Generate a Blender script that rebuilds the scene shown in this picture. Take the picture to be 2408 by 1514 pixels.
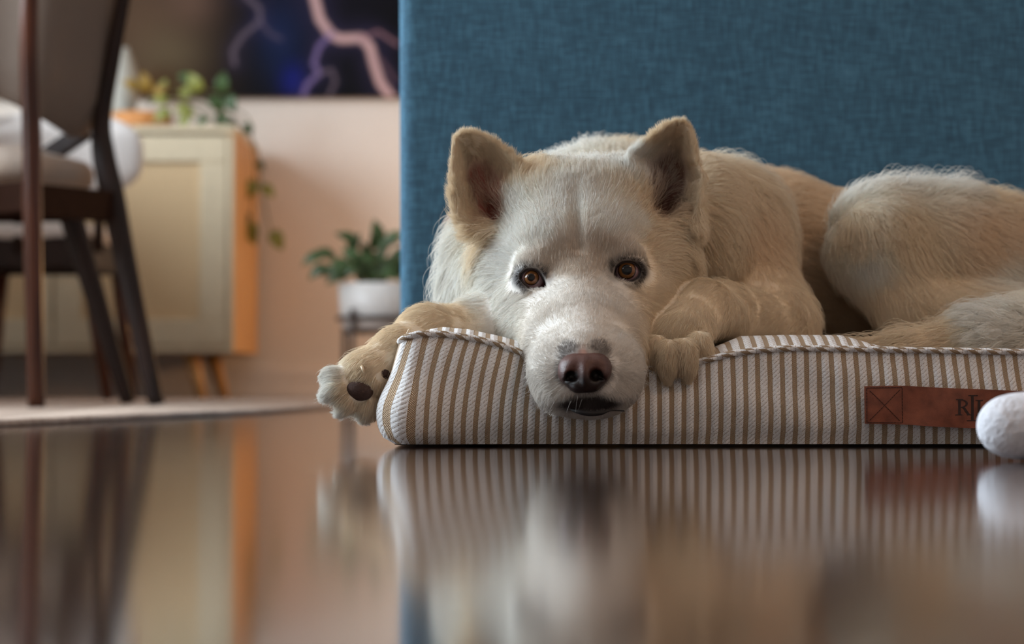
import bpy, bmesh, math, random
import numpy as np
import openvdb
from mathutils import Vector, Matrix

random.seed(7)
rng = np.random.default_rng(7)
S = bpy.context.scene
C = S.collection
for o in list(bpy.data.objects):
    bpy.data.objects.remove(o, do_unlink=True)

# ------------------------------------------------------------------ camera
FPX = 4682.0            # focal length in pixels of the 2408 wide frame (70 mm lens)
CAM_H = 0.0543
PITCH = math.atan((895 - 757) / FPX)
cam_d = bpy.data.cameras.new('camera')
cam = bpy.data.objects.new('camera', cam_d)
C.objects.link(cam)
cam.location = (0, 0, CAM_H)
cam.rotation_euler = (math.pi / 2 + PITCH, 0, 0)
cam_d.sensor_width = 36
cam_d.lens = 36 * FPX / 2408
cam_d.clip_start = 0.01
cam_d.dof.use_dof = True
cam_d.dof.focus_distance = 1.63
cam_d.dof.aperture_fstop = 5.3
S.camera = cam

# ------------------------------------------------------------------ colour management, world, lights
S.view_settings.view_transform = 'Standard'
S.view_settings.look = 'None'
S.view_settings.gamma = 1
S.view_settings.use_curve_mapping = False
S.view_settings.exposure = 0.0
try:
    S.cycles.use_denoising = True
    S.cycles.max_bounces = 7
    S.cycles.diffuse_bounces = 4
    S.cycles.glossy_bounces = 3
    S.cycles.transmission_bounces = 3
    S.cycles.sample_clamp_indirect = 6
except Exception:
    pass
w = bpy.data.worlds.new('world')
S.world = w
w.use_nodes = True
w.node_tree.nodes['Background'].inputs[0].default_value = (0.75, 0.85, 1.0, 1)
w.node_tree.nodes['Background'].inputs[1].default_value = 1.0


def area_light(name, loc, target, sx, sy, power, col):
    l = bpy.data.lights.new(name, 'AREA')
    l.shape = 'RECTANGLE'
    l.size, l.size_y, l.energy, l.color = sx, sy, power, col
    o = bpy.data.objects.new(name, l)
    C.objects.link(o)
    o.location = loc
    o.rotation_euler = (Vector(target) - Vector(loc)).to_track_quat('-Z', 'Y').to_euler()
    return o


def point_light(name, loc, power, col, r):
    l = bpy.data.lights.new(name, 'POINT')
    l.energy, l.color, l.shadow_soft_size = power, col, r
    o = bpy.data.objects.new(name, l)
    C.objects.link(o)
    o.location = loc
    return o


# daylight through the window in the left wall
area_light('window_daylight', (-2.75, 2.3, 1.45), (0.0, 2.0, 0.15), 1.9, 1.4, 148, (0.77, 0.90, 1.0))
# added second window light, brightens the upper back wall
area_light('window_daylight', (-2.80, 4.2, 1.55), (-0.6, 5.2, 0.9), 1.2, 1.2, 48, (0.84, 0.92, 1.0))
# added cool fill behind the camera, to the left, no opening there
area_light('rear_fill', (-2.5, -0.3, 1.9), (0.2, 2.0, 0.1), 0.6, 0.6, 6, (0.92, 0.95, 1.0))
# added warm fill light, high on the right, no lamp hangs there
point_light('warm_fill_light', (1.5, 0.3, 2.2), 18, (1.0, 0.60, 0.35), 0.15)
# warm lamp on the floor behind the sofa
point_light('floor_lamp_light', (0.50, 5.72, 0.36), 22, (1.0, 0.52, 0.19), 0.07)


# ------------------------------------------------------------------ helpers
_cp, _sp = math.cos(PITCH), math.sin(PITCH)


def P(x, y, D):
    """photo pixel (2408x1514) at world distance D in front of the camera -> world point"""
    u = (x - 1204) / FPX
    v = -(y - 757) / FPX
    dy = _cp - v * _sp
    dz = _sp + v * _cp
    t = D / dy
    return np.array([u * t, D, CAM_H + dz * t])


def PV(x, y, D):
    return Vector(P(x, y, D))


def floor_at(x, y, z=0.0):
    """point on the horizontal plane z seen at pixel x, y"""
    v = -(y - 757) / FPX
    dy = _cp - v * _sp
    dz = _sp + v * _cp
    t = (z - CAM_H) / dz
    return Vector(((x - 1204) / FPX * t, dy * t, z))


def px2m(n, D):
    return n * D / FPX


def tag(o, label=None, cat=None, group=None, kind=None):
    if label: o['label'] = label
    if cat: o['category'] = cat
    if group: o['group'] = group
    if kind: o['kind'] = kind
    return o


def empty(name, loc=(0, 0, 0), rz=0.0):
    o = bpy.data.objects.new(name, None)
    C.objects.link(o)
    o.location = loc
    o.rotation_euler = (0, 0, rz)
    o.empty_display_size = 0.05
    return o


def link_mesh(name, me, m, parent=None, smooth=True):
    if m is not None:
        for mm in (m if isinstance(m, (list, tuple)) else [m]):
            me.materials.append(mm)
    if smooth:
        me.shade_smooth()
    o = bpy.data.objects.new(name, me)
    C.objects.link(o)
    if parent is not None:
        o.parent = parent
        bpy.context.view_layer.update()
        o.matrix_parent_inverse = parent.matrix_world.inverted()
    return o


def obj(name, bm, m, parent=None, smooth=False, bevel=0.0, segs=2):
    me = bpy.data.meshes.new(name)
    bm.normal_update()
    bm.to_mesh(me)
    bm.free()
    o = link_mesh(name, me, m, parent, smooth)
    if bevel:
        b = o.modifiers.new('bevel', 'BEVEL')
        b.width = bevel
        b.segments = segs
        b.limit_method = 'ANGLE'
        b.harden_normals = False
        me.shade_smooth()
        try:
            me.set_sharp_from_angle(angle=math.radians(40))
        except Exception:
            pass
    return o


def add_box(bm, c, s, rz=0.0):
    mtx = Matrix.Translation(Vector(c)) @ Matrix.Rotation(rz, 4, 'Z') @ Matrix.Diagonal((s[0], s[1], s[2], 1))
    bmesh.ops.create_cube(bm, size=1, matrix=mtx)
    return bm


def frames(pts, closed=False):
    n = len(pts)
    out = []
    up = None
    for i in range(n):
        a = pts[(i - 1) % n] if (closed or i > 0) else pts[0]
        b = pts[(i + 1) % n] if (closed or i < n - 1) else pts[-1]
        t = (b - a)
        t = t.normalized() if t.length > 1e-9 else Vector((0, 0, 1))
        if up is None:
            up = Vector((0, 0, 1)) if abs(t.z) < 0.9 else Vector((0, 1, 0))
        s_ = t.cross(up)
        if s_.length < 1e-6:
            s_ = t.orthogonal()
        s_.normalize()
        up = s_.cross(t).normalized()
        out.append((t, s_, up))
    return out


def add_tube(bm, pts, rad, seg=12, closed=False, flat=1.0, uv=False):
    """tube through pts, rad scalar or list"""
    pts = [Vector(p) for p in pts]
    n = len(pts)
    rad = [rad] * n if not hasattr(rad, '__len__') else list(rad)
    fr = frames(pts, closed)
    layer = bm.loops.layers.uv.verify() if uv else None
    rings = []
    L = [0.0]
    for i in range(1, n):
        L.append(L[-1] + (pts[i] - pts[i - 1]).length)
    for p, r, (t, s_, u) in zip(pts, rad, fr):
        rings.append([bm.verts.new(p + (s_ * math.cos(2 * math.pi * k / seg) + u * math.sin(2 * math.pi * k / seg) * flat) * r)
                      for k in range(seg)])
    m = n if closed else n - 1
    for i in range(m):
        A, B = rings[i], rings[(i + 1) % n]
        for k in range(seg):
            f = bm.faces.new((A[k], A[(k + 1) % seg], B[(k + 1) % seg], B[k]))
            if uv:
                l0, l1 = L[i], (L[i + 1] if i + 1 < n else L[i] + 0.01)
                for lp, q in zip(f.loops, ((l0, k), (l0, k + 1), (l1, k + 1), (l1, k))):
                    lp[layer].uv = (q[0], q[1] / seg * 0.02)
    if not closed:
        bm.faces.new(list(reversed(rings[0])))
        bm.faces.new(rings[-1])
    return bm


def add_bar(bm, a, b, wa, ta, wb=None, tb=None, side=None):
    """rectangular tapered bar from a to b, width w along 'side', thickness t across it"""
    a, b = Vector(a), Vector(b)
    wb = wa if wb is None else wb
    tb = ta if tb is None else tb
    t = (b - a).normalized()
    side = Vector(side) if side is not None else Vector((1, 0, 0))
    s_ = (side - t * side.dot(t)).normalized()
    u = s_.cross(t).normalized()
    vs = []
    for p, w_, th in ((a, wa, ta), (b, wb, tb)):
        for sx, sy in ((-1, -1), (1, -1), (1, 1), (-1, 1)):
            vs.append(bm.verts.new(p + s_ * sx * w_ / 2 + u * sy * th / 2))
    for q in ((0, 1, 2, 3), (7, 6, 5, 4), (0, 4, 5, 1), (1, 5, 6, 2), (2, 6, 7, 3), (3, 7, 4, 0)):
        bm.faces.new([vs[i] for i in q])
    bmesh.ops.recalc_face_normals(bm, faces=bm.faces)
    return bm


def add_lathe(bm, prof, c, seg=40):
    c = Vector(c)
    rings = [[bm.verts.new(c + Vector((r * math.cos(2 * math.pi * k / seg), r * math.sin(2 * math.pi * k / seg), z)))
              for k in range(seg)] for r, z in prof]
    for A, B in zip(rings, rings[1:]):
        for k in range(seg):
            bm.faces.new((A[k], A[(k + 1) % seg], B[(k + 1) % seg], B[k]))
    bm.faces.new(list(reversed(rings[0])))
    bm.faces.new(rings[-1])
    return bm


def spline(pts, n):
    """Catmull-Rom through the rows of pts, n samples"""
    pts = np.array(pts, float)
    m = len(pts)
    t = np.linspace(0, m - 1, n)
    i = np.clip(t.astype(int), 0, m - 2)
    f = (t - i)[:, None]
    p0, p1, p2, p3 = pts[np.maximum(i - 1, 0)], pts[i], pts[i + 1], pts[np.minimum(i + 2, m - 1)]
    return 0.5 * ((2 * p1) + (-p0 + p2) * f + (2 * p0 - 5 * p1 + 4 * p2 - p3) * f ** 2 + (-p0 + 3 * p1 - 3 * p2 + p3) * f ** 3)


# ------------------------------------------------------------------ implicit-surface modelling
class Field:
    """signed-distance grid; primitives are blended in one by one and the zero level is meshed"""
    def __init__(self, lo, hi, h):
        self.lo, self.h = np.array(lo, float), h
        self.n = np.ceil((np.array(hi) - self.lo) / h).astype(int) + 1
        self.a = np.full(self.n, 0.05, np.float32)

    def _sl(self, blo, bhi):
        i0 = np.clip(np.floor((blo - self.lo) / self.h).astype(int), 0, self.n - 1)
        i1 = np.clip(np.ceil((bhi - self.lo) / self.h).astype(int) + 1, 1, self.n)
        sl = tuple(slice(a, b) for a, b in zip(i0, i1))
        g = [self.lo[k] + self.h * np.arange(i0[k], i1[k], dtype=np.float32) for k in range(3)]
        X, Y, Z = np.meshgrid(*g, indexing='ij', sparse=True)
        return sl, X.astype(np.float32), Y.astype(np.float32), Z.astype(np.float32)

    def add(self, prim, k=0.01):
        fn, blo, bhi = prim
        sl, X, Y, Z = self._sl(blo - k * 1.5 - 3 * self.h, bhi + k * 1.5 + 3 * self.h)
        if self.a[sl].size == 0: return
        d = fn(X, Y, Z)
        a = self.a[sl]
        hh = np.clip(.5 + .5 * (a - d) / k, 0, 1)
        self.a[sl] = a * (1 - hh) + d * hh - k * hh * (1 - hh)

    def sub(self, prim, k=0.004):
        fn, blo, bhi = prim
        sl, X, Y, Z = self._sl(blo - k * 1.5 - 3 * self.h, bhi + k * 1.5 + 3 * self.h)
        if self.a[sl].size == 0: return
        d = -fn(X, Y, Z)
        a = self.a[sl]
        hh = np.clip(.5 - .5 * (a - d) / k, 0, 1)
        self.a[sl] = a * (1 - hh) + d * hh + k * hh * (1 - hh)

    def mesh(self, name):
        g = openvdb.FloatGrid(0.05)
        g.copyFromArray(np.ascontiguousarray(np.clip(self.a, -.02, .02)))
        pts, quads = g.convertToQuads(0.0)
        pts = pts * self.h + self.lo
        me = bpy.data.meshes.new(name)
        me.vertices.add(len(pts))
        me.vertices.foreach_set('co', np.ascontiguousarray(pts, dtype=np.float32).ravel())
        q = quads.astype(np.int32)[:, ::-1] if FLIP_QUADS else quads.astype(np.int32)
        me.loops.add(q.size)
        me.loops.foreach_set('vertex_index', np.ascontiguousarray(q).ravel())
        me.polygons.add(len(q))
        me.polygons.foreach_set('loop_start', np.arange(0, q.size, 4, dtype=np.int32))
        me.polygons.foreach_set('loop_total', np.full(len(q), 4, np.int32))
        me.update(calc_edges=True)
        me.validate()
        me.shade_smooth()
        return me


FLIP_QUADS = False


def rot(ax=0.0, ay=0.0, az=0.0):
    return np.array(Matrix.Rotation(math.radians(az), 3, 'Z') @ Matrix.Rotation(math.radians(ay), 3, 'Y') @ Matrix.Rotation(math.radians(ax), 3, 'X'), float)


def ell(c, r, R=None):
    c, r = np.array(c, float), np.array(r, float)
    R = np.eye(3) if R is None else R
    ext = np.sqrt(((R * r[None, :]) ** 2).sum(1))

    def fn(X, Y, Z):
        x, y, z = X - c[0], Y - c[1], Z - c[2]
        a = R[0, 0] * x + R[1, 0] * y + R[2, 0] * z
        b = R[0, 1] * x + R[1, 1] * y + R[2, 1] * z
        d = R[0, 2] * x + R[1, 2] * y + R[2, 2] * z
        k0 = np.sqrt((a / r[0]) ** 2 + (b / r[1]) ** 2 + (d / r[2]) ** 2)
        k1 = np.sqrt((a / r[0] ** 2) ** 2 + (b / r[1] ** 2) ** 2 + (d / r[2] ** 2) ** 2) + 1e-9
        return k0 * (k0 - 1) / k1
    return fn, c - ext, c + ext


def cap(a, b, ra, rb):
    a, b = np.array(a, float), np.array(b, float)
    ab = b - a
    L2 = float(ab @ ab) + 1e-12
    rm = max(ra, rb)

    def fn(X, Y, Z):
        t = np.clip(((X - a[0]) * ab[0] + (Y - a[1]) * ab[1] + (Z - a[2]) * ab[2]) / L2, 0, 1)
        return np.sqrt((X - a[0] - t * ab[0]) ** 2 + (Y - a[1] - t * ab[1]) ** 2 + (Z - a[2] - t * ab[2]) ** 2) - (ra + (rb - ra) * t)
    return fn, np.minimum(a, b) - rm, np.maximum(a, b) + rm


def poly2d(px, py, poly):
    """signed distance to a closed polygon (negative inside)"""
    d = np.full(px.shape, 1e9)
    inside = np.zeros(px.shape, bool)
    n = len(poly)
    for i in range(n):
        x0, y0 = poly[i]
        x1, y1 = poly[(i + 1) % n]
        ux, uy = x1 - x0, y1 - y0
        t = np.clip(((px - x0) * ux + (py - y0) * uy) / (ux * ux + uy * uy + 1e-9), 0, 1)
        d = np.minimum(d, np.hypot(px - x0 - t * ux, py - y0 - t * uy))
        c = ((y0 > py) != (y1 > py)) & (px < (x1 - x0) * (py - y0) / (y1 - y0 + 1e-12) + x0)
        inside ^= c
    return np.where(inside, -d, d)


def closed_curve(pts, n=60):
    p = list(pts)
    q = spline([p[-1]] + p + [p[0], p[1]], n * (len(p) + 3))
    m = len(p)
    a, b = n, n * (m + 1)
    return q[int(len(q) / (m + 2)) :int(len(q) * (m + 1) / (m + 2))][::max(1, n // 4)]


# ------------------------------------------------------------------ materials
def srgb(r, g, b):
    f = lambda c: (c / 255 / 12.92) if c / 255 <= 0.04045 else ((c / 255 + 0.055) / 1.055) ** 2.4
    return (f(r), f(g), f(b), 1)


class NT:
    """small node-tree builder"""
    def __init__(self, name):
        self.m = bpy.data.materials.new(name)
        self.m.use_nodes = True
        self.t = self.m.node_tree
        self.b = self.t.nodes['Principled BSDF']

    def n(self, typ, ins=None, **props):
        nd = self.t.nodes.new(typ)
        for k, v in props.items():
            setattr(nd, k, v)
        for k, v in (ins or {}).items():
            self.put(nd.inputs[k], v)
        return nd

    def put(self, sock, v):
        if isinstance(v, bpy.types.NodeSocket):
            self.t.links.new(v, sock)
        elif isinstance(v, bpy.types.Node):
            self.t.links.new(v.outputs[0], sock)
        else:
            sock.default_value = v

    def bs(self, **kw):
        for k, v in kw.items():
            self.put(self.b.inputs[k.replace('_', ' ')], v)
        return self

    def math(self, op, a, b=0.0, clamp=False):
        nd = self.t.nodes.new('ShaderNodeMath')
        nd.operation = op
        nd.use_clamp = clamp
        self.put(nd.inputs[0], a)
        self.put(nd.inputs[1], b)
        return nd.outputs[0]

    def mix(self, fac, a, b):
        nd = self.t.nodes.new('ShaderNodeMix')
        nd.data_type = 'RGBA'
        self.put(nd.inputs[0], fac)
        self.put(nd.inputs[6], a)
        self.put(nd.inputs[7], b)
        return nd.outputs[2]

    def noise(self, scale, detail=3.0, coord='Object', rough=0.5, stretch=None):
        tc = self.n('ShaderNodeTexCoord').outputs[coord]
        if stretch:
            mp = self.n('ShaderNodeMapping', {'Vector': tc})
            mp.inputs['Scale'].default_value = stretch
            tc = mp.outputs[0]
        return self.n('ShaderNodeTexNoise', {'Vector': tc, 'Scale': scale, 'Detail': detail, 'Roughness': rough})

    def ramp(self, fac, stops):
        r = self.n('ShaderNodeValToRGB', {'Fac': fac})
        e = r.color_ramp.elements
        while len(e) < len(stops):
            e.new(0.5)
        for el, (p, c) in zip(e, stops):
            el.position = p
            el.color = c
        return r.outputs[0]

    def bump(self, h, strength=0.3, dist=0.001):
        bp = self.n('ShaderNodeBump', {'Height': h, 'Strength': strength, 'Distance': dist})
        self.put(self.b.inputs['Normal'], bp.outputs[0])
        return self


def simple(name, col, rough=0.5, nscale=30, namt=0.12, bump=0.1, bdist=0.001, **kw):
    t = NT(name)
    nz = t.noise(nscale)
    dark = tuple(c * (1 - namt) for c in col[:3]) + (1,)
    lite = tuple(min(1, c * (1 + namt)) for c in col[:3]) + (1,)
    t.bs(Base_Color=t.ramp(nz.outputs[0], [(0.3, dark), (0.7, lite)]), Roughness=rough, **kw)
    t.bump(nz.outputs[0], bump, bdist)
    return t.m


def wood(name, c1, c2, rough=0.35, stretch=(6, 6, 0.6), scale=8):
    t = NT(name)
    nz = t.noise(scale, 5, stretch=stretch)
    t.bs(Base_Color=t.ramp(nz.outputs[0], [(0.3, c1), (0.7, c2)]), Roughness=rough, Specular_IOR_Level=0.3)
    t.bump(nz.outputs[0], 0.05, 0.001)
    return t.m


def mat_floor():
    t = NT('dark glossy wood planks')
    tc = t.n('ShaderNodeTexCoord').outputs['Object']
    mp = t.n('ShaderNodeMapping', {'Vector': tc})
    mp.inputs['Location'].default_value = (0.37, 0.035, 0)
    br = t.n('ShaderNodeTexBrick', {'Vector': mp.outputs[0], 'Color1': srgb(62, 34, 24), 'Color2': srgb(86, 50, 36),
                                    'Mortar': srgb(20, 11, 8), 'Scale': 1.0, 'Mortar Size': 0.0012, 'Mortar Smooth': 0.3,
                                    'Brick Width': 1.5, 'Row Height': 0.127, 'Bias': 0.0})
    br.offset = 0.37
    gr = t.noise(9, 6, stretch=(0.7, 14, 1))
    sc = t.noise(70, 4, stretch=(0.3, 6, 1))
    col = t.mix(t.math('MULTIPLY', gr.outputs[0], 0.75), br.outputs['Color'], srgb(36, 19, 13))
    big = t.noise(2.3, 3)
    rg = t.math('ADD', t.math('MULTIPLY', gr.outputs[0], 0.07), t.math('MULTIPLY', big.outputs[0], 0.04))
    rg = t.math('ADD', rg, 0.075)
    t.bs(Base_Color=col, Roughness=rg, IOR=1.5, Coat_Weight=1.0, Coat_Roughness=0.10)
    h = t.math('ADD', t.math('MULTIPLY', br.outputs['Fac'], -1.0), t.math('MULTIPLY', sc.outputs[0], 0.22))
    t.bump(h, 0.22, 0.0007)
    return t.m


def mat_sofa():
    t = NT('woven teal blue upholstery')
    tc = t.n('ShaderNodeTexCoord').outputs['Object']
    sep = t.n('ShaderNodeSeparateXYZ', {'Vector': tc})
    def threads(sx, sz):
        mp = t.n('ShaderNodeMapping', {'Vector': tc})
        mp.inputs['Scale'].default_value = (sx, 1 * max(sx, sz) * 0.5, sz)
        return t.n('ShaderNodeTexNoise', {'Vector': mp.outputs[0], 'Scale': 1.0, 'Detail': 2.0}).outputs[0]
    hz = threads(40, 620)
    vt = threads(620, 40)
    big = t.noise(14, 3).outputs[0]
    wv = t.math('MULTIPLY', t.math('SINE', t.math('MULTIPLY', sep.outputs[0], 2 * math.pi / 0.0014)),
                t.math('SINE', t.math('MULTIPLY', sep.outputs[2], 2 * math.pi / 0.0014)))
    s_ = t.math('ADD', t.math('ADD', t.math('MULTIPLY', hz, 0.5), t.math('MULTIPLY', vt, 0.5)), t.math('MULTIPLY', wv, 0.08))
    s_ = t.math('ADD', s_, t.math('MULTIPLY', big, 0.12))
    col = t.ramp(s_, [(0.38, srgb(42, 74, 94)), (0.56, srgb(57, 98, 122)), (0.82, srgb(96, 150, 178))])
    t.bs(Base_Color=col, Roughness=0.85, Sheen_Weight=1.0, Sheen_Roughness=0.3)
    t.b.inputs['Sheen Tint'].default_value = srgb(120, 200, 240)
    t.bump(s_, 0.5, 0.0008)
    return t.m


def mat_bed(piping=False):
    """cream and tan striped woven cotton; UV in metres, stripes along V"""
    t = NT('striped piping fabric' if piping else 'striped cushion fabric')
    uv = t.n('ShaderNodeUVMap').outputs[0]
    sep = t.n('ShaderNodeSeparateXYZ', {'Vector': uv})
    U, V = sep.outputs[0], sep.outputs[1]
    wob = t.noise(40, 2).outputs[0]
    U2 = t.math('ADD', U, t.math('MULTIPLY', t.math('SUBTRACT', wob, 0.5), 0.0012))
    if piping:
        U2 = t.math('ADD', U2, t.math('MULTIPLY', V, 1.1))
    per = 0.0155 if piping else 0.0100
    ph = t.math('FRACT', t.math('DIVIDE', U2, per))
    tri = t.math('ABSOLUTE', t.math('SUBTRACT', ph, 0.5))          # 0 centre of the cream rib, 0.5 tan
    tanm = t.math('DIVIDE', t.math('SUBTRACT', tri, 0.285), 0.03, True)
    # tan stripe: open net of small cream dots
    cell = 0.0010
    a = t.math('SINE', t.math('MULTIPLY', U2, 2 * math.pi / cell / 1.05))
    b = t.math('SINE', t.math('MULTIPLY', V, 2 * math.pi / cell / 1.6))
    net = t.math('MULTIPLY', a, b)
    net = t.math('ADD', t.math('MULTIPLY', net, 0.5), 0.5)
    netc = t.ramp(net, [(0.46, srgb(162, 126, 92)), (0.68, srgb(230, 212, 186))])
    # cream rib: diagonal twill with sparse tan ticks
    dg = t.math('FRACT', t.math('DIVIDE', t.math('SUBTRACT', V, t.math('MULTIPLY', U2, 0.9)), 0.0036))
    tick = t.math('LESS_THAN', dg, 0.16)
    nz = t.n('ShaderNodeTexNoise', {'Vector': uv, 'Scale': 900.0, 'Detail': 2.0}).outputs[0]
    tick = t.math('MULTIPLY', tick, t.math('GREATER_THAN', nz, 0.50))
    fine = t.n('ShaderNodeTexNoise', {'Vector': uv, 'Scale': 700.0, 'Detail': 3.0}).outputs[0]
    cream = t.ramp(fine, [(0.3, srgb(230, 227, 226)), (0.7, srgb(253, 252, 252))])
    creamt = t.mix(t.math('MULTIPLY', tick, 0.8), cream, srgb(150, 122, 94))
    col = t.mix(tanm, creamt, netc)
    t.bs(Base_Color=col, Roughness=0.92)
    rib = t.math('SUBTRACT', 0.36, t.math('MINIMUM', tri, 0.36))
    rib = t.math('POWER', t.math('MULTIPLY', rib, 2.8), 0.5)
    tw = t.math('ABSOLUTE', t.math('SUBTRACT', dg, 0.5))
    h = t.math('ADD', t.math('MULTIPLY', rib, 1.0), t.math('MULTIPLY', tw, -0.28))
    h = t.math('ADD', h, t.math('MULTIPLY', t.math('MULTIPLY', net, tanm), 0.35))
    h = t.math('ADD', h, t.math('MULTIPLY', fine, 0.3))
    t.bump(h, 1.0, 0.0017)
    return t.m


def mat_leather():
    t = NT('brown leather')
    v = t.n('ShaderNodeTexVoronoi', {'Vector': t.n('ShaderNodeTexCoord').outputs['Object'], 'Scale': 1400.0})
    nz = t.noise(90, 4)
    t.bs(Base_Color=t.ramp(nz.outputs[0], [(0.3, srgb(112, 58, 38)), (0.7, srgb(150, 84, 58))]), Roughness=0.55)
    t.bump(t.math('ADD', v.outputs['Distance'], nz.outputs[0]), 0.3, 0.0003)
    return t.m


def mat_attr(name, rough, bump_scale=0, bump=0.2, bdist=0.0004, **kw):
    t = NT(name)
    a = t.n('ShaderNodeAttribute', attribute_name='Col')
    t.bs(Base_Color=a.outputs['Color'], Roughness=rough, **kw)
    if bump_scale:
        v = t.n('ShaderNodeTexVoronoi', {'Vector': t.n('ShaderNodeTexCoord').outputs['Object'], 'Scale': float(bump_scale)})
        t.bump(v.outputs['Distance'], bump, bdist)
    return t.m


def mat_fur(name='fur'):
    t = NT(name)
    a = t.n('ShaderNodeAttribute', attribute_name='Col')
    t.bs(Base_Color=a.outputs['Color'], Roughness=0.55, Specular_IOR_Level=0.25)
    tr = t.n('ShaderNodeBsdfTranslucent', {'Color': a.outputs['Color']})
    mx = t.n('ShaderNodeMixShader', {0: 0.32, 1: t.b.outputs[0], 2: tr.outputs[0]})
    t.t.links.new(mx.outputs[0], t.t.nodes['Material Output'].inputs[0])
    return t.m


M = {}
M['floor'] = mat_floor()
M['wall'] = simple('painted plaster', srgb(224, 214, 204), 0.8, 60, 0.03, 0.05)
M['ceil'] = simple('ceiling paint', srgb(235, 232, 228), 0.85, 60, 0.02, 0.03)
M['base'] = simple('white trim paint', srgb(226, 216, 208), 0.45, 40, 0.03, 0.02)
M['walnut'] = wood('walnut', srgb(48, 24, 14), srgb(84, 44, 26), 0.28)
M['walnut_dark'] = wood('dark walnut', srgb(27, 16, 12), srgb(45, 27, 20), 0.5)
M['rail'] = simple('matt dark walnut', srgb(44, 27, 20), 0.8, 60, 0.2, 0.05, Specular_IOR_Level=0.03)
M['upholstery'] = simple('grey woven upholstery', srgb(118, 103, 92), 0.9, 500, 0.15, 0.3)
M['seat_fabric'] = simple('warm grey seat fabric', srgb(170, 152, 138), 0.9, 400, 0.12, 0.3)
M['shell'] = simple('pale grey chair fabric', srgb(222, 216, 212), 0.85, 300, 0.06, 0.2)
M['cream'] = simple('cream lacquer', srgb(204, 188, 158), 0.5, 30, 0.04, 0.02)
M['oak'] = wood('oak', srgb(184, 136, 84), srgb(206, 160, 106), 0.5)
M['pot'] = simple('white ceramic', srgb(232, 228, 224), 0.35, 30, 0.02, 0.02)
M['vase'] = simple('grey white stoneware', srgb(172, 170, 160), 0.5, 30, 0.04, 0.02)
M['bowl'] = wood('turned wood', srgb(196, 128, 70), srgb(222, 160, 100), 0.5)
M['black_metal'] = simple('black metal', srgb(74, 64, 60), 0.5, 80, 0.1, 0.05, Metallic=0.3)
M['soil'] = simple('soil', srgb(48, 34, 24), 0.95, 200, 0.4, 0.8, 0.004)
M['leaf'] = simple('dark leaf', srgb(60, 84, 44), 0.4, 40, 0.35, 0.1)
M['leaf_lime'] = simple('lime leaf', srgb(132, 136, 62), 0.45, 40, 0.3, 0.1)
M['leaf_yellow'] = simple('yellow leaf', srgb(146, 116, 44), 0.5, 40, 0.25, 0.1)
M['stem'] = simple('stem', srgb(96, 92, 52), 0.6, 60, 0.2, 0.1)
M['sofa'] = mat_sofa()
M['bed'] = mat_bed()
M['piping'] = mat_bed(True)
M['leather'] = mat_leather()
M['thread'] = simple('dark stitching', srgb(66, 30, 20), 0.8, 300, 0.2, 0.2)
M['ink'] = simple('debossed ink', srgb(48, 24, 18), 0.6, 200, 0.15, 0.1)
M['plush'] = simple('white plush', srgb(226, 226, 232), 0.95, 160, 0.08, 0.8, 0.003)
M['glass'] = NT('window glass').bs(Base_Color=(1, 1, 1, 1), Roughness=0.02, Transmission_Weight=1.0, IOR=1.1).m


def mat_rug():
    t = NT('woven rug')
    nz = t.noise(120, 4)
    n2 = t.noise(14, 3)
    c = t.ramp(nz.outputs[0], [(0.3, srgb(168, 146, 130)), (0.7, srgb(208, 188, 172))])
    t.bs(Base_Color=t.mix(t.math('MULTIPLY', n2.outputs[0], 0.3), c, srgb(176, 134, 112)), Roughness=0.95)
    t.bump(nz.outputs[0], 0.9, 0.004)
    return t.m


M['rug'] = mat_rug()

# ------------------------------------------------------------------ the room
WALL_Y = 6.2
XL, XR, YB, ZC = -3.0, 3.2, -2.2, 2.6


def struct(name, bm, m, **kw):
    return tag(obj(name, bm, m, **kw), kind='structure')


struct('floor', add_box(bmesh.new(), ((XL + XR) / 2, (YB + WALL_Y) / 2, -0.05), (XR - XL + 0.4, WALL_Y - YB + 0.4, 0.1)), M['floor'])
struct('ceiling', add_box(bmesh.new(), ((XL + XR) / 2, (YB + WALL_Y) / 2, ZC + 0.05), (XR - XL + 0.4, WALL_Y - YB + 0.4, 0.1)), M['ceil'])
struct('wall_back', add_box(bmesh.new(), ((XL + XR) / 2, WALL_Y + 0.05, ZC / 2), (XR - XL, 0.1, ZC)), M['wall'])
struct('wall_right', add_box(bmesh.new(), (XR + 0.05, (YB + WALL_Y) / 2, ZC / 2), (0.1, WALL_Y - YB, ZC)), M['wall'])
struct('wall_front', add_box(bmesh.new(), ((XL + XR) / 2, YB - 0.05, ZC / 2), (XR - XL, 0.1, ZC)), M['wall'])
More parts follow.
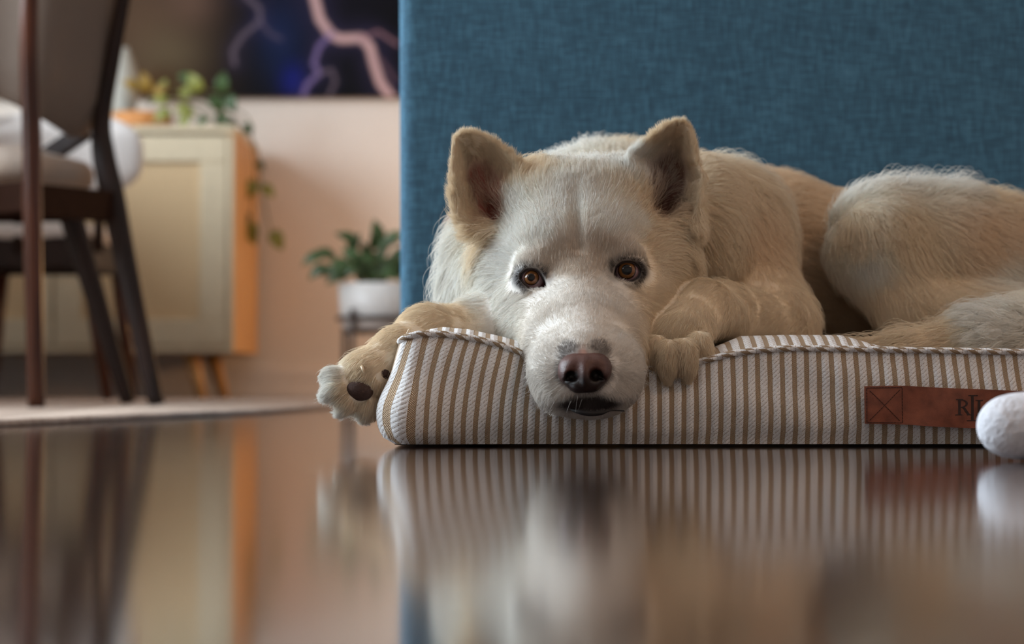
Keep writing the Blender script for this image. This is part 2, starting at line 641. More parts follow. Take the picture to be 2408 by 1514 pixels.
# left wall with two window openings, the far one added for its light
WIN = [(1.3, 3.3, 0.70, 2.2), (3.6, 4.8, 0.90, 2.2)]
bm = bmesh.new()
ys = [YB] + [v for q in WIN for v in q[:2]] + [WALL_Y]
for a, b in zip(ys[::2], ys[1::2]):
    add_box(bm, (XL - 0.05, (a + b) / 2, ZC / 2), (0.1, b - a, ZC))
for (wy0, wy1, wz0, wz1) in WIN:
    add_box(bm, (XL - 0.05, (wy0 + wy1) / 2, wz0 / 2), (0.1, wy1 - wy0, wz0))
    add_box(bm, (XL - 0.05, (wy0 + wy1) / 2, (wz1 + ZC) / 2), (0.1, wy1 - wy0, ZC - wz1))
struct('wall_left', bm, M['wall'])
for k, (wy0, wy1, wz0, wz1) in enumerate(WIN):
    wn = tag(empty('window_%d' % (k + 1), (XL, (wy0 + wy1) / 2, wz0)), kind='structure')
    bm = bmesh.new()
    for yy in (wy0 + .026, (wy0 + wy1) / 2, wy1 - .026):
        add_box(bm, (XL - 0.05, yy, (wz0 + wz1) / 2), (0.07, 0.05, wz1 - wz0 - .002))
    for zz in (wz0 + .026, wz1 - .026):
        add_box(bm, (XL - 0.05, (wy0 + wy1) / 2, zz), (0.07, wy1 - wy0 - .004, 0.05))
    obj('window_frame', bm, M['base'], wn, bevel=0.004)
    obj('window_pane', add_box(bmesh.new(), (XL - 0.05, (wy0 + wy1) / 2, (wz0 + wz1) / 2), (0.006, wy1 - wy0 - .06, wz1 - wz0 - .06)), M['glass'], wn)
bm = bmesh.new()
add_box(bm, ((XL + XR) / 2, WALL_Y - 0.008, 0.045), (XR - XL, 0.016, 0.09))
add_box(bm, ((XL + XR) / 2, WALL_Y - 0.012, 0.012), (XR - XL, 0.024, 0.024))
struct('baseboard_back', bm, M['base'], bevel=0.003)

# ------------------------------------------------------------------ lightning picture on the back wall
def seg_dist(px, py, poly):
    d = np.full(px.shape, 1e9)
    for (x0, y0), (x1, y1) in zip(poly, poly[1:]):
        ux, uy = x1 - x0, y1 - y0
        t = np.clip(((px - x0) * ux + (py - y0) * uy) / (ux * ux + uy * uy + 1e-9), 0, 1)
        d = np.minimum(d, np.hypot(px - x0 - t * ux, py - y0 - t * uy))
    return d


def lerp(a, b, t):
    return a + (b - a) * t


def picture():
    y0 = WALL_Y - 0.035
    X0, X1 = -150, 1500
    Yt, Yb = -560, 228
    nx, ny = 480, 230
    gx, gy = np.meshgrid(np.linspace(X0, X1, nx), np.linspace(Yt, Yb, ny))
    def lin(c):
        return np.array(srgb(*c)[:3])
    base = np.zeros(gx.shape + (3,)) + lin((9, 9, 11))
    def blob(cx, cy, sx, sy, c, a):
        nonlocal base
        wgt = a * np.exp(-((gx - cx) / sx) ** 2 - ((gy - cy) / sy) ** 2)
        base = base * (1 - wgt[..., None]) + lin(c) * wgt[..., None]
    blob(330, 60, 150, 230, (86, 66, 50), 0.95)
    blob(400, 130, 80, 70, (96, 84, 62), 0.6)
    blob(330, 215, 110, 40, (96, 66, 34), 0.7)
    blob(450, 0, 60, 60, (104, 80, 66), 0.6)
    blob(660, 90, 60, 100, (18, 32, 66), 0.8)
    blob(690, 190, 30, 40, (24, 32, 130), 0.5)
    blob(720, -250, 260, 160, (52, 40, 78), 0.8)
    bolts = [
        ([(690, -560), (740, -420), (700, -300), (760, -180), (725, -60), (742, 5), (752, 45), (778, 82), (800, 92), (850, 90), (870, 110), (880, 150), (895, 195), (925, 235), (960, 300)], 11, (196, 160, 158), 0.95),
        ([(778, 82), (750, 110), (738, 150), (752, 172), (722, 200), (712, 232)], 6.5, (122, 104, 150), 0.75),
        ([(752, 172), (780, 165), (790, 190), (772, 232)], 5, (110, 96, 104), 0.55),
        ([(850, 90), (890, 75), (935, 105)], 5, (150, 112, 118), 0.55),
        ([(560, -560), (600, -380), (560, -200), (600, -80), (575, -10), (610, 20), (612, 50), (600, 60), (570, 85), (548, 120), (552, 150)], 6.5, (104, 92, 102), 0.6),
        ([(612, 50), (635, 80), (660, 92)], 5, (92, 82, 96), 0.45),
        ([(895, 140), (930, 190)], 6, (112, 84, 88), 0.4),
    ]
    for pl, wd, c, a in bolts:
        d = seg_dist(gx, gy, pl)
        wgt = a * np.exp(-(d / wd) ** 4)
        halo = 0.12 * a * np.exp(-(d / (wd * 4)) ** 2)
        base = base * (1 - halo[..., None]) + lin((90, 80, 130)) * halo[..., None]
        base = base * (1 - wgt[..., None]) + lin(c) * wgt[..., None]
    # to world: the picture is a flat panel at y0
    pc = [P(x, y, y0) for x, y in ((X0, Yt), (X1, Yt), (X0, Yb), (X1, Yb))]
    xw0, xw1 = P(X0, 0, y0)[0], P(X1, 0, y0)[0]
    zt, zb = P(0, Yt, y0)[2], P(0, Yb, y0)[2]
    xs = np.linspace(xw0, xw1, nx)
    zs = np.linspace(zt, zb, ny)
    vx, vz = np.meshgrid(xs, zs)
    verts = np.stack([vx, np.full(vx.shape, y0), vz], -1).reshape(-1, 3)
    idx = np.arange(nx * ny).reshape(ny, nx)
    q = np.stack([idx[:-1, :-1], idx[1:, :-1], idx[1:, 1:], idx[:-1, 1:]], -1).reshape(-1, 4)
    me = bpy.data.meshes.new('canvas')
    me.from_pydata(verts.tolist(), [], q.tolist())
    ca = me.color_attributes.new('Col', 'FLOAT_COLOR', 'POINT')
    cc = np.concatenate([base.reshape(-1, 3), np.ones((nx * ny, 1))], 1)
    ca.data.foreach_set('color', cc.ravel().astype(np.float32))
    root = tag(empty('wall_picture', ((xw0 + xw1) / 2, WALL_Y - .02, zb)),
               'large dark lightning storm picture hanging on the back wall above the sideboard', 'picture')
    mat = mat_attr('printed storm scene', 0.7, Specular_IOR_Level=0.1)
    link_mesh('canvas', me, mat, root, False)
    obj('stretcher_frame', add_box(bmesh.new(), ((xw0 + xw1) / 2, y0 + 0.017, (zt + zb) / 2), (xw1 - xw0, 0.03, zt - zb)), M['black_metal'], root)


picture()

# ------------------------------------------------------------------ sideboard
def sideboard():
    yf, yb = 5.62, 6.15
    x1 = P(551, 500, yf)[0]
    x0 = x1 - 1.5
    zt = P(0, 305, yf)[2]
    zb = P(0, 830, yf)[2]
    root = tag(empty('sideboard', ((x0 + x1) / 2, (yf + yb) / 2, 0)),
               'cream fronted oak sideboard on splayed legs standing against the back wall', 'sideboard')
    bm = bmesh.new()
    t = 0.022
    add_box(bm, (x0 + t / 2, (yf + yb) / 2 + .005, (zt + zb) / 2), (t, yb - yf - .01, zt - zb - .004))
    add_box(bm, (x1 - t / 2, (yf + yb) / 2 + .005, (zt + zb) / 2), (t, yb - yf - .01, zt - zb - .004))
    add_box(bm, ((x0 + x1) / 2, (yf + yb) / 2 + .005, zb + t / 2), (x1 - x0 - 2 * t, yb - yf - .01, t))
    add_box(bm, ((x0 + x1) / 2, yb - .008, (zt + zb) / 2), (x1 - x0 - 2 * t, .012, zt - zb - 2 * t))
    obj('carcass', bm, M['oak'], root, bevel=0.003)
    obj('cabinet_top', add_box(bmesh.new(), ((x0 + x1) / 2, (yf + yb) / 2, zt + .002), (x1 - x0 + .006, yb - yf, .022)), M['cream'], root, bevel=0.004)
    bm = bmesh.new()
    fw = 0.018
    add_box(bm, ((x0 + x1) / 2, yf - .004, zb + fw / 2), (x1 - x0, .02, fw))
    add_box(bm, (x1 - fw / 2, yf - .004, (zt + zb) / 2), (fw, .02, zt - zb - 2 * fw))
    add_box(bm, (x0 + fw / 2, yf - .004, (zt + zb) / 2), (fw, .02, zt - zb - 2 * fw))
    obj('face_frame', bm, M['cream'], root, bevel=0.003)
    n = 3
    cane = simple('woven cane', srgb(206, 178, 138), 0.75, 700, 0.2, 0.5)
    W = (x1 - x0 - 2 * fw) / n
    for i in range(n):
        a = x0 + fw + i * W + .002
        b = a + W - .004
        z0, z1 = zb + fw + .003, zt - fw - .0
        f = 0.075
        bm = bmesh.new()
        for (cx, cz, sx, sz) in (((a + b) / 2, z0 + f / 2, b - a, f), ((a + b) / 2, z1 - f / 2, b - a, f),
                                 (a + f / 2, (z0 + z1) / 2, f, z1 - z0 - 2 * f), (b - f / 2, (z0 + z1) / 2, f, z1 - z0 - 2 * f)):
            add_box(bm, (cx, yf - .006, cz), (sx, .02, sz))
        d = obj('door', bm, M['cream'], root, bevel=0.003)
        obj('door_panel', add_box(bmesh.new(), ((a + b) / 2, yf + .001, (z0 + z1) / 2), (b - a - 2 * f + .004, .008, z1 - z0 - 2 * f + .004)), cane, d)
        if i != 2:
            bm = bmesh.new()
            add_tube(bm, [(b - f / 2, yf - .034, zt - .2), (b - f / 2, yf - .016, zt - .2)], [.012, .008], 16)
            obj('door_knob', bm, M['oak'], d, smooth=True)
    for sx, sy in ((x1 - .13, yf + .06), (x0 + .13, yf + .06), (x1 - .13, yb - .06), (x0 + .13, yb - .06)):
        bm = bmesh.new()
        dx = .035 if sx > (x0 + x1) / 2 else -.035
        add_tube(bm, [(sx, sy, zb), (sx + dx, sy + (-.02 if sy < 5.8 else .02), 0.0)], [.024, .014], 18)
        obj('leg', bm, M['oak'], root, smooth=True)
    return x0, x1, yf, yb, zt + .013


SB = sideboard()


# ------------------------------------------------------------------ leaves
def leaf_bm(bm, base, tip, width, up=(0, 0, 1), fold=0.25, droop=0.15, heart=False):
    """one leaf as a folded, drooping blade with thickness"""
    base, tip = Vector(base), Vector(tip)
    ax = tip - base
    L = ax.length
    ax.normalize()
    up = Vector(up)
    sd = ax.cross(up)
    if sd.length < 1e-3:
        sd = ax.orthogonal()
    sd.normalize()
    nn = sd.cross(ax).normalized()
    n = 9
    rows = []
    for i in range(n + 1):
        t = i / n
        if heart:
            wd = width * (math.sin(math.pi * min(1, t * 0.82 + 0.18)) ** 0.8) * (1.05 - 0.2 * t)
        else:
            wd = width * math.sin(math.pi * (0.04 + 0.96 * t) ** 0.8)
        c = base + ax * L * t + nn * (math.sin(math.pi * t) * L * 0.12 - droop * L * t * t)
        row = []
        for k in (-1, -0.5, 0, 0.5, 1):
            row.append(bm.verts.new(c + sd * wd * 0.5 * k + nn * abs(k) * wd * fold * 0.5))
        rows.append(row)
    low = [[bm.verts.new(v.co - nn * 0.0006) for v in r] for r in rows]
    for G, fl in ((rows, False), (low, True)):
        for A, B in zip(G, G[1:]):
            for k in range(4):
                q = (A[k], A[k + 1], B[k + 1], B[k])
                bm.faces.new(tuple(reversed(q)) if fl else q)
    m = len(rows)
    for i in range(m - 1):
        for k in (0, 4):
            q = (rows[i][k], rows[i + 1][k], low[i + 1][k], low[i][k])
            bm.faces.new(q if k == 0 else tuple(reversed(q)))
    return bm


# trailing pothos in a turned wooden bowl on the sideboard
def pothos():
    r = random.Random(3)
    D = 5.85
    zt = SB[4]
    cx = P(335, 0, D)[0]
    root = tag(empty('trailing_plant', (cx, D, zt)),
               'trailing green and yellow leaved plant in a wooden bowl on the sideboard', 'plant')
    bw = obj('bowl', add_lathe(bmesh.new(), [(.06, 0), (.085, .012), (.092, .04), (.085, .062), (.078, .060), (.07, .05)], (cx, D, zt)), M['bowl'], root, smooth=True)
    obj('soil', add_lathe(bmesh.new(), [(.07, .050), (.074, .056), (.03, .060)], (cx, D, zt)), M['soil'], root, smooth=True)
    # vines
    vines = [
        [(350, 245, 5.85), (420, 215, 5.82), (480, 235, 5.80), (530, 250, 5.80), (580, 275, 5.82), (592, 330, 5.86), (600, 420, 5.9), (588, 520, 5.9), (585, 560, 5.9)],
        [(350, 240, 5.85), (440, 240, 5.72), (520, 265, 5.70), (575, 300, 5.80), (605, 360, 5.88), (615, 440, 5.92), (640, 560, 5.95)],
        [(345, 240, 5.85), (400, 235, 5.75), (450, 255, 5.70), (520, 290, 5.68)],
        [(335, 240, 5.85), (400, 200, 5.85), (460, 205, 5.84), (500, 215, 5.82), (545, 215, 5.82)],
    ]
    for v in vines:
        pts = spline([P(*q) for q in v], 40)
        obj('vine', add_tube(bmesh.new(), pts, 0.0022, 8), M['stem'], root, smooth=True)
    leaves = [  # x, y, D, size px, angle deg, kind
        (345, 215, 5.85, 45, 100, 'leaf_yellow'), (325, 210, 5.84, 40, 150, 'leaf_yellow'), (365, 225, 5.83, 38, 40, 'leaf_yellow'),
        (400, 262, 5.72, 42, 210, 'leaf_lime'), (420, 250, 5.75, 45, 330, 'leaf_lime'), (395, 240, 5.78, 38, 170, 'leaf_lime'),
        (440, 270, 5.72, 36, 250, 'leaf_lime'), (470, 215, 5.82, 50, 120, 'leaf_lime'), (495, 230, 5.8, 52, 310, 'leaf'),
        (520, 215, 5.8, 46, 80, 'leaf'), (540, 225, 5.8, 44, 285, 'leaf'), (525, 265, 5.74, 44, 260, 'leaf'),
        (490, 275, 5.7, 36, 225, 'leaf'), (578, 290, 5.8, 30, 300, 'leaf'), (590, 305, 5.84, 28, 200, 'leaf'),
        (598, 425, 5.9, 46, 250, 'leaf_lime'), (616, 438, 5.9, 40, 320, 'leaf_lime'), (582, 500, 5.9, 50, 240, 'leaf'),
        (590, 525, 5.9, 52, 280, 'leaf_lime'), (575, 535, 5.9, 44, 215, 'leaf'), (640, 545, 5.94, 50, 300, 'leaf_lime'),
        (605, 380, 5.88, 26, 310, 'leaf'), (455, 195, 5.84, 40, 150, 'leaf'), (380, 215, 5.85, 30, 70, 'leaf_lime'),
        (555, 285, 5.76, 30, 220, 'leaf'), (430, 230, 5.76, 34, 60, 'leaf_lime'),
    ]
    for (x, y, D_, s_, an, k) in leaves:
        b = PV(x, y, D_)
        L = px2m(s_, D_)
        a = math.radians(an)
        tip = b + Vector((math.cos(a) * L, r.uniform(-.3, -.1) * L, math.sin(a) * L))
        obj('leaf', leaf_bm(bmesh.new(), b, tip, L * 0.75, up=(r.uniform(-.4, .4), -1, 0.5), heart=True), M[k], root, smooth=True)


pothos()


def vase():
    D = 5.98
    zt = SB[4]
    c = P(292, 0, D)[0]
    z1 = P(0, 112, D)[2] - zt
    o = obj('vase', add_lathe(bmesh.new(), [(.030, 0), (.034, .01), (.036, z1 * .3), (.046, z1 * .55), (.043, z1 * .72), (.026, z1 * .9), (.014, z1), (.011, z1), (.012, z1 * .93)], (c, D, zt)),
            M['vase'], smooth=True)
    tag(o, 'slim white teardrop vase standing on the sideboard behind the chair back', 'vase')


vase()


# ------------------------------------------------------------------ potted plant on a metal stand
def potted_plant():
    D = 5.05
    cx = P(893, 0, D)[0]
    zr = P(0, 775, D)[2]           # pot bottom
    zt = P(0, 668, D)[2]           # pot rim
    R = px2m(97, D)
    r = random.Random(11)
    st = tag(empty('plant_stand', (cx, D, 0)), 'dark metal plant stand with thin legs under the white pot', 'plant stand')
    bm = bmesh.new()
    ring = [Vector((cx + (R * .97 + .004) * math.cos(a), D + (R * .97 + .004) * math.sin(a), zr + .028)) for a in np.linspace(0, 2 * math.pi, 48, endpoint=False)]
    add_tube(bm, ring, 0.0055, 8, closed=True)
    obj('ring', bm, M['black_metal'], st, smooth=True)
    bm = bmesh.new()
    for a in (0.6, 0.6 + math.pi / 2):
        d = Vector((math.cos(a), math.sin(a), 0)) * (R * .98)
        add_tube(bm, [Vector((cx, D, zr - .006)) - d, Vector((cx, D, zr - .006)) + d], .005, 8)
    obj('cross_bar', bm, M['black_metal'], st, smooth=True)
    for k in range(4):
        a = math.radians(225 + 90 * k + 12)
        p = Vector((cx + (R + .006) * math.cos(a), D + (R + .006) * math.sin(a), 0))
        obj('leg', add_tube(bmesh.new(), [p, p + Vector((0, 0, zr + .05))], .007, 10), M['black_metal'], st, smooth=True)
    pl = tag(empty('potted_plant', (cx, D, zr)), 'bushy green leafy plant in a white ceramic pot on the metal stand', 'plant')
    H = zt - zr
    obj('pot', add_lathe(bmesh.new(), [(R * .82, 0), (R * .90, .008), (R * .95, H * .4), (R, H), (R * .93, H), (R * .92, H * .9)], (cx, D, zr), 56), M['pot'], pl, smooth=True)
    obj('soil', add_lathe(bmesh.new(), [(R * .9, H * .86), (R * .915, H * .88), (R * .4, H * .92)], (cx, D, zr)), M['soil'], pl, smooth=True)
    spec = [(735, 610, 60, 200), (760, 600, 62, 170), (748, 640, 55, 215), (780, 640, 60, 195), (815, 560, 56, 150), (835, 570, 50, 60),
            (840, 610, 60, 120), (870, 640, 55, 250), (858, 590, 50, 100), (885, 545, 66, 95), (880, 560, 58, 80), (900, 600, 60, 60),
            (930, 560, 62, 30), (915, 575, 58, 20), (930, 620, 60, 350), (940, 640, 55, 330), (850, 650, 50, 270), (800, 620, 55, 160),
            (960, 590, 60, 20), (870, 615, 60, 140), (845, 635, 60, 165), (890, 625, 62, 60), (910, 635, 60, 35), (865, 600, 58, 110), (825, 600, 60, 140), (790, 655, 56, 205), (920, 650, 56, 345), (880, 650, 50, 250), (900, 640, 50, 290), (820, 640, 52, 230), (985, 630, 55, 340), (940, 600, 60, 50)]
    for (x, y, s_, an) in spec:
        Dl = D + r.uniform(-.09, .06)
        L = px2m(s_, Dl)
        a = math.radians(an)
        base = PV(x, y, Dl) - Vector((math.cos(a) * L * .5, 0, math.sin(a) * L * .5))
        tip = base + Vector((math.cos(a) * L, r.uniform(-.35, .1) * L, math.sin(a) * L))
        root_p = Vector((cx + r.uniform(-.02, .02), D + r.uniform(-.02, .02), zr + H * .9))
        mid = (root_p + base) / 2 + Vector((0, 0, .012))
        obj('stem', add_tube(bmesh.new(), spline([root_p, mid, base], 8), .0018, 6), M['stem'], pl, smooth=True)
        obj('leaf', leaf_bm(bmesh.new(), base, tip, L * .55, up=(r.uniform(-.5, .5), -.8, .6)), M['leaf'], pl, smooth=True)


potted_plant()


# ------------------------------------------------------------------ rug
def rug():
    a = floor_at(0, 1004)
    pts = [floor_at(-420, 1018), floor_at(-60, 1006), a, floor_at(400, 984), floor_at(640, 972), floor_at(780, 960)]
    edge = [Vector((p[0], p[1], 0)) for p in spline([tuple(p) for p in pts], 60)]
    end = edge[-1]
    t = 0.007
    # outline: near edge, then the far side, then the left side, all with rounded thickness
    far = Vector((end.x + .06, 5.2, 0))
    lf = Vector((-2.3, 5.2, 0))
    ln = Vector((-2.3, edge[0].y - .02, 0))
    out = [ln] + edge + [end + (far - end) * k / 12 for k in range(1, 13)] + [far + (lf - far) * k / 12 for k in range(1, 13)]
    n = len(out)
    cen = Vector((-1.3, 4.0, 0))
    bm = bmesh.new()
    prof = [(0, 0.0005), (0.0, t * .8), (-.004, t * 1.2), (-.010, t * 1.25), (-.016, t), (-.05, t)]
    rings = []
    for i, p in enumerate(out):
        d = (cen - p).normalized()
        wv = .0015 * math.sin(i * 1.9)
        rings.append([bm.verts.new(p + d * (-q[0]) + Vector((0, 0, q[1] + (wv * .3 if q[1] > .001 else 0)))) for q in prof])
    for i in range(n):
        A, B = rings[i], rings[(i + 1) % n]
        for k in range(len(prof) - 1):
            bm.faces.new((A[k], B[k], B[k + 1], A[k + 1]))
    bm.faces.new([r_[-1] for r_ in rings])
    bm.faces.new(list(reversed([r_[0] for r_ in rings])))
    bmesh.ops.recalc_face_normals(bm, faces=bm.faces)
    o = obj('rug', bm, M['rug'], smooth=True)
    tag(o, 'pale beige woven rug with a thick rounded edge under the dining chairs', 'rug')


rug()
RZ = 0.0075


# ------------------------------------------------------------------ added table, unseen left of the frame, shades the back wall
def shading_table():
    x0, x1, y0, y1 = -2.45, -1.36, 3.15, 5.30
    root = tag(empty('shading_table', ((x0 + x1) / 2, (y0 + y1) / 2, RZ)), 'added unseen walnut table beyond the left frame edge, on the rug, shading the back wall', 'table')
    obj('tabletop', add_box(bmesh.new(), ((x0 + x1) / 2, (y0 + y1) / 2, .74), (x1 - x0, y1 - y0, .03)), M['walnut'], root, bevel=.006)
    bm = bmesh.new()
    for yy in (y0 + .1, y1 - .1):
        add_box(bm, ((x0 + x1) / 2, yy, .685), (x1 - x0 - .2, .022, .08))
    for xx in (x0 + .1, x1 - .1):
        add_box(bm, (xx, (y0 + y1) / 2, .685), (.022, y1 - y0 - .2, .08))
    obj('apron', bm, M['walnut'], root, bevel=.002)
    for xx in (x0 + .1, x1 - .1):
        for yy in (y0 + .1, y1 - .1):
            obj('leg', add_tube(bmesh.new(), [(xx, yy, RZ), (xx, yy, .725)], [.018, .03], 18), M['walnut'], root, smooth=True)


shading_table()


# ------------------------------------------------------------------ dining chairs
def patch(bm, grid, thick):
    """closed shell from a grid of points, thickness vector given per point"""
    A = [[bm.verts.new(Vector(p)) for p in row] for row in grid]
    nr, nc = len(A), len(A[0])
    G = np.array(grid, float)
    du = np.gradient(G, axis=1)
    dv = np.gradient(G, axis=0)
    N = np.cross(du, dv)
    N /= np.linalg.norm(N, axis=2, keepdims=True) + 1e-12
    B = []
    for i in range(nr):
        row = []
        for j in range(nc):
            e = min(i, nr - 1 - i, 3) / 3.0
            f = min(j, nc - 1 - j, 3) / 3.0
            s_ = math.sqrt(max(0.05, min(1, e)) * max(0.05, min(1, f)))
            row.append(bm.verts.new(Vector(G[i, j] + N[i, j] * thick * s_)))
        B.append(row)
    for i in range(nr - 1):
        for j in range(nc - 1):
            bm.faces.new((A[i][j], A[i][j + 1], A[i + 1][j + 1], A[i + 1][j]))
            bm.faces.new((B[i][j], B[i + 1][j], B[i + 1][j + 1], B[i][j + 1]))
    for i in range(nr - 1):
        for j in (0, nc - 1):
            bm.faces.new((A[i][j], A[i + 1][j], B[i + 1][j], B[i][j]))
    for j in range(nc - 1):
        for i in (0, nr - 1):
            bm.faces.new((A[i][j], A[i][j + 1], B[i][j + 1], B[i][j]))
    bmesh.ops.recalc_face_normals(bm, faces=bm.faces)
    return bm


def near_chair():
    root_p = floor_at(200, 955, RZ)
    root = tag(empty('dining_chair', (root_p.x, root_p.y, RZ)),
               'nearest dining chair, dark walnut frame with grey upholstered back, at the left frame edge', 'chair')
    D1, D2, D3 = 3.50, 3.82, 4.10
    # rear post nearest to the camera
    def foot(x, y, D):
        p = P(x, y, D)
        p[2] = RZ
        return p
    rl = spline([foot(86, 962, D1), P(80, 720, D1), P(76, 470, D1), P(74, 300, D1), P(68, 120, D1 - .01), P(72, -70, D1 - .03)], 30)
    rad = [px2m(q, D1) for q in np.interp(np.linspace(0, 1, 30), [0, .25, .55, .75, 1], [20, 22, 23, 22, 20])]
    obj('leg', add_tube(bmesh.new(), rl, rad, 20), M['walnut'], root, smooth=True)
    rr = spline([foot(368, 957, D2), P(330, 780, D2), P(292, 600, D2), P(266, 470, D2), P(243, 360, D2), P(240, 280, D2), P(262, 150, D2 - .02), P(290, 0, D2 - .05), P(302, -70, D2 - .07)], 44)
    rad = [px2m(q, D2) for q in np.interp(np.linspace(0, 1, 44), [0, .2, .38, .5, .62, .8, 1], [19, 25, 30, 28, 22, 19, 16])]
    obj('leg', add_tube(bmesh.new(), rr, rad, 20, flat=.75), M['walnut_dark'], root, smooth=True)
    fr = spline([foot(302, 952, D3), P(270, 845, D3 - .01), P(225, 700, D3 - .02), P(165, 500, D3 - .03)], 20)
    rad = [px2m(q, D3) for q in np.linspace(17, 29, 20)]
    obj('leg', add_tube(bmesh.new(), fr, rad, 20, flat=.75), M['walnut_dark'], root, smooth=True)
    fl = spline([foot(-200, 957, 3.82), P(-160, 700, 3.83), P(-110, 500, 3.84)], 14)
    obj('leg', add_tube(bmesh.new(), fl, [px2m(q, 3.82) for q in np.linspace(17, 29, 14)], 20, flat=.75), M['walnut_dark'], root, smooth=True)
    # seat rails
    bm = bmesh.new()
    add_bar(bm, P(262, 490, D2), P(150, 480, D3 - .02), .055, .026, side=(0, 0, 1))
    obj('seat_rail', bm, M['rail'], root, bevel=.004)
    bm = bmesh.new()
    add_bar(bm, P(76, 470, D1), P(262, 486, D2), .058, .026, side=(0, 0, 1))
    obj('seat_rail', bm, M['rail'], root, bevel=.004)
    bm = bmesh.new()
    add_bar(bm, P(76, 462, D1), P(-120, 478, 3.84), .055, .026, side=(0, 0, 1))
    obj('seat_rail', bm, M['rail'], root, bevel=.004)
    bm = bmesh.new()
    add_bar(bm, P(-120, 490, 3.84), P(150, 490, D3 - .02), .055, .026, side=(0, 0, 1))
    obj('seat_rail', bm, M['rail'], root, bevel=.004)
    # seat cushion: rounded pad over the rails
    cor = [P(40, 415, 3.52), P(222, 448, 3.86), P(120, 430, 4.12), P(-150, 415, 3.86)]
    cen = sum(cor) / 4
    n = 48
    bm = bmesh.new()
    rings = []
    prof = [(0.90, -.022), (0.98, -.012), (1.0, .004), (.97, .018), (.88, .030), (.6, .040), (.3, .044)]
    for sc_, dz in prof:
        ring = []
        for k in range(n):
            a = 4 * k / n
            i = int(a) % 4
            f = a - int(a)
            p = cor[i] * (1 - f) + cor[(i + 1) % 4] * f
            v = p - cen
            rad_ = np.linalg.norm(v)
            # round the corners
            v = v / rad_ * min(rad_, 0.245)
            q = cen + v * sc_
            ring.append(bm.verts.new((q[0], q[1], cen[2] + .02 + dz + (p[2] - cen[2]) * .7)))
        rings.append(ring)
    for A, B in zip(rings, rings[1:]):
        for k in range(n):
            bm.faces.new((A[k], A[(k + 1) % n], B[(k + 1) % n], B[k]))
    bm.faces.new(rings[-1])
    bm.faces.new(list(reversed(rings[0])))
    obj('seat', bm, M['seat_fabric'], root, smooth=True)
    # upholstered back: curved panel in front of the posts
    grid = []
    for i in range(15):
        v = i / 14
        row = []
        for j in range(21):
            u = j / 20
            # bottom outline in pixels
            xb = lerp(-95, 232, u)
            yb_ = np.interp(u, [0, .3, .5, .8, .9, 1], [205, 232, 262, 325, 318, 282])
            xt = lerp(-80, 318, u)
            yt = np.interp(u, [0, .5, .85, 1], [-150, -130, -120, -60])
            x = lerp(xb, xt, v)
            y = lerp(yb_, yt, v)
            dd = np.interp(u, [0, .5, 1], [3.62, 3.60, 3.85]) + .035 - .05 * v + .04 * math.sin(math.pi * u)
            row.append(tuple(P(x, y, dd)))
        grid.append(row)
    bk = obj('backrest', patch(bmesh.new(), grid, .03), M['upholstery'], root, smooth=True)
    # arm bracket joining seat and back
    obj('bracket', add_bar(bmesh.new(), P(205, 305, 3.86), P(105, 372, 3.9), .034, .022, side=(0, 0, 1)), M['walnut_dark'], root, bevel=.003)


near_chair()


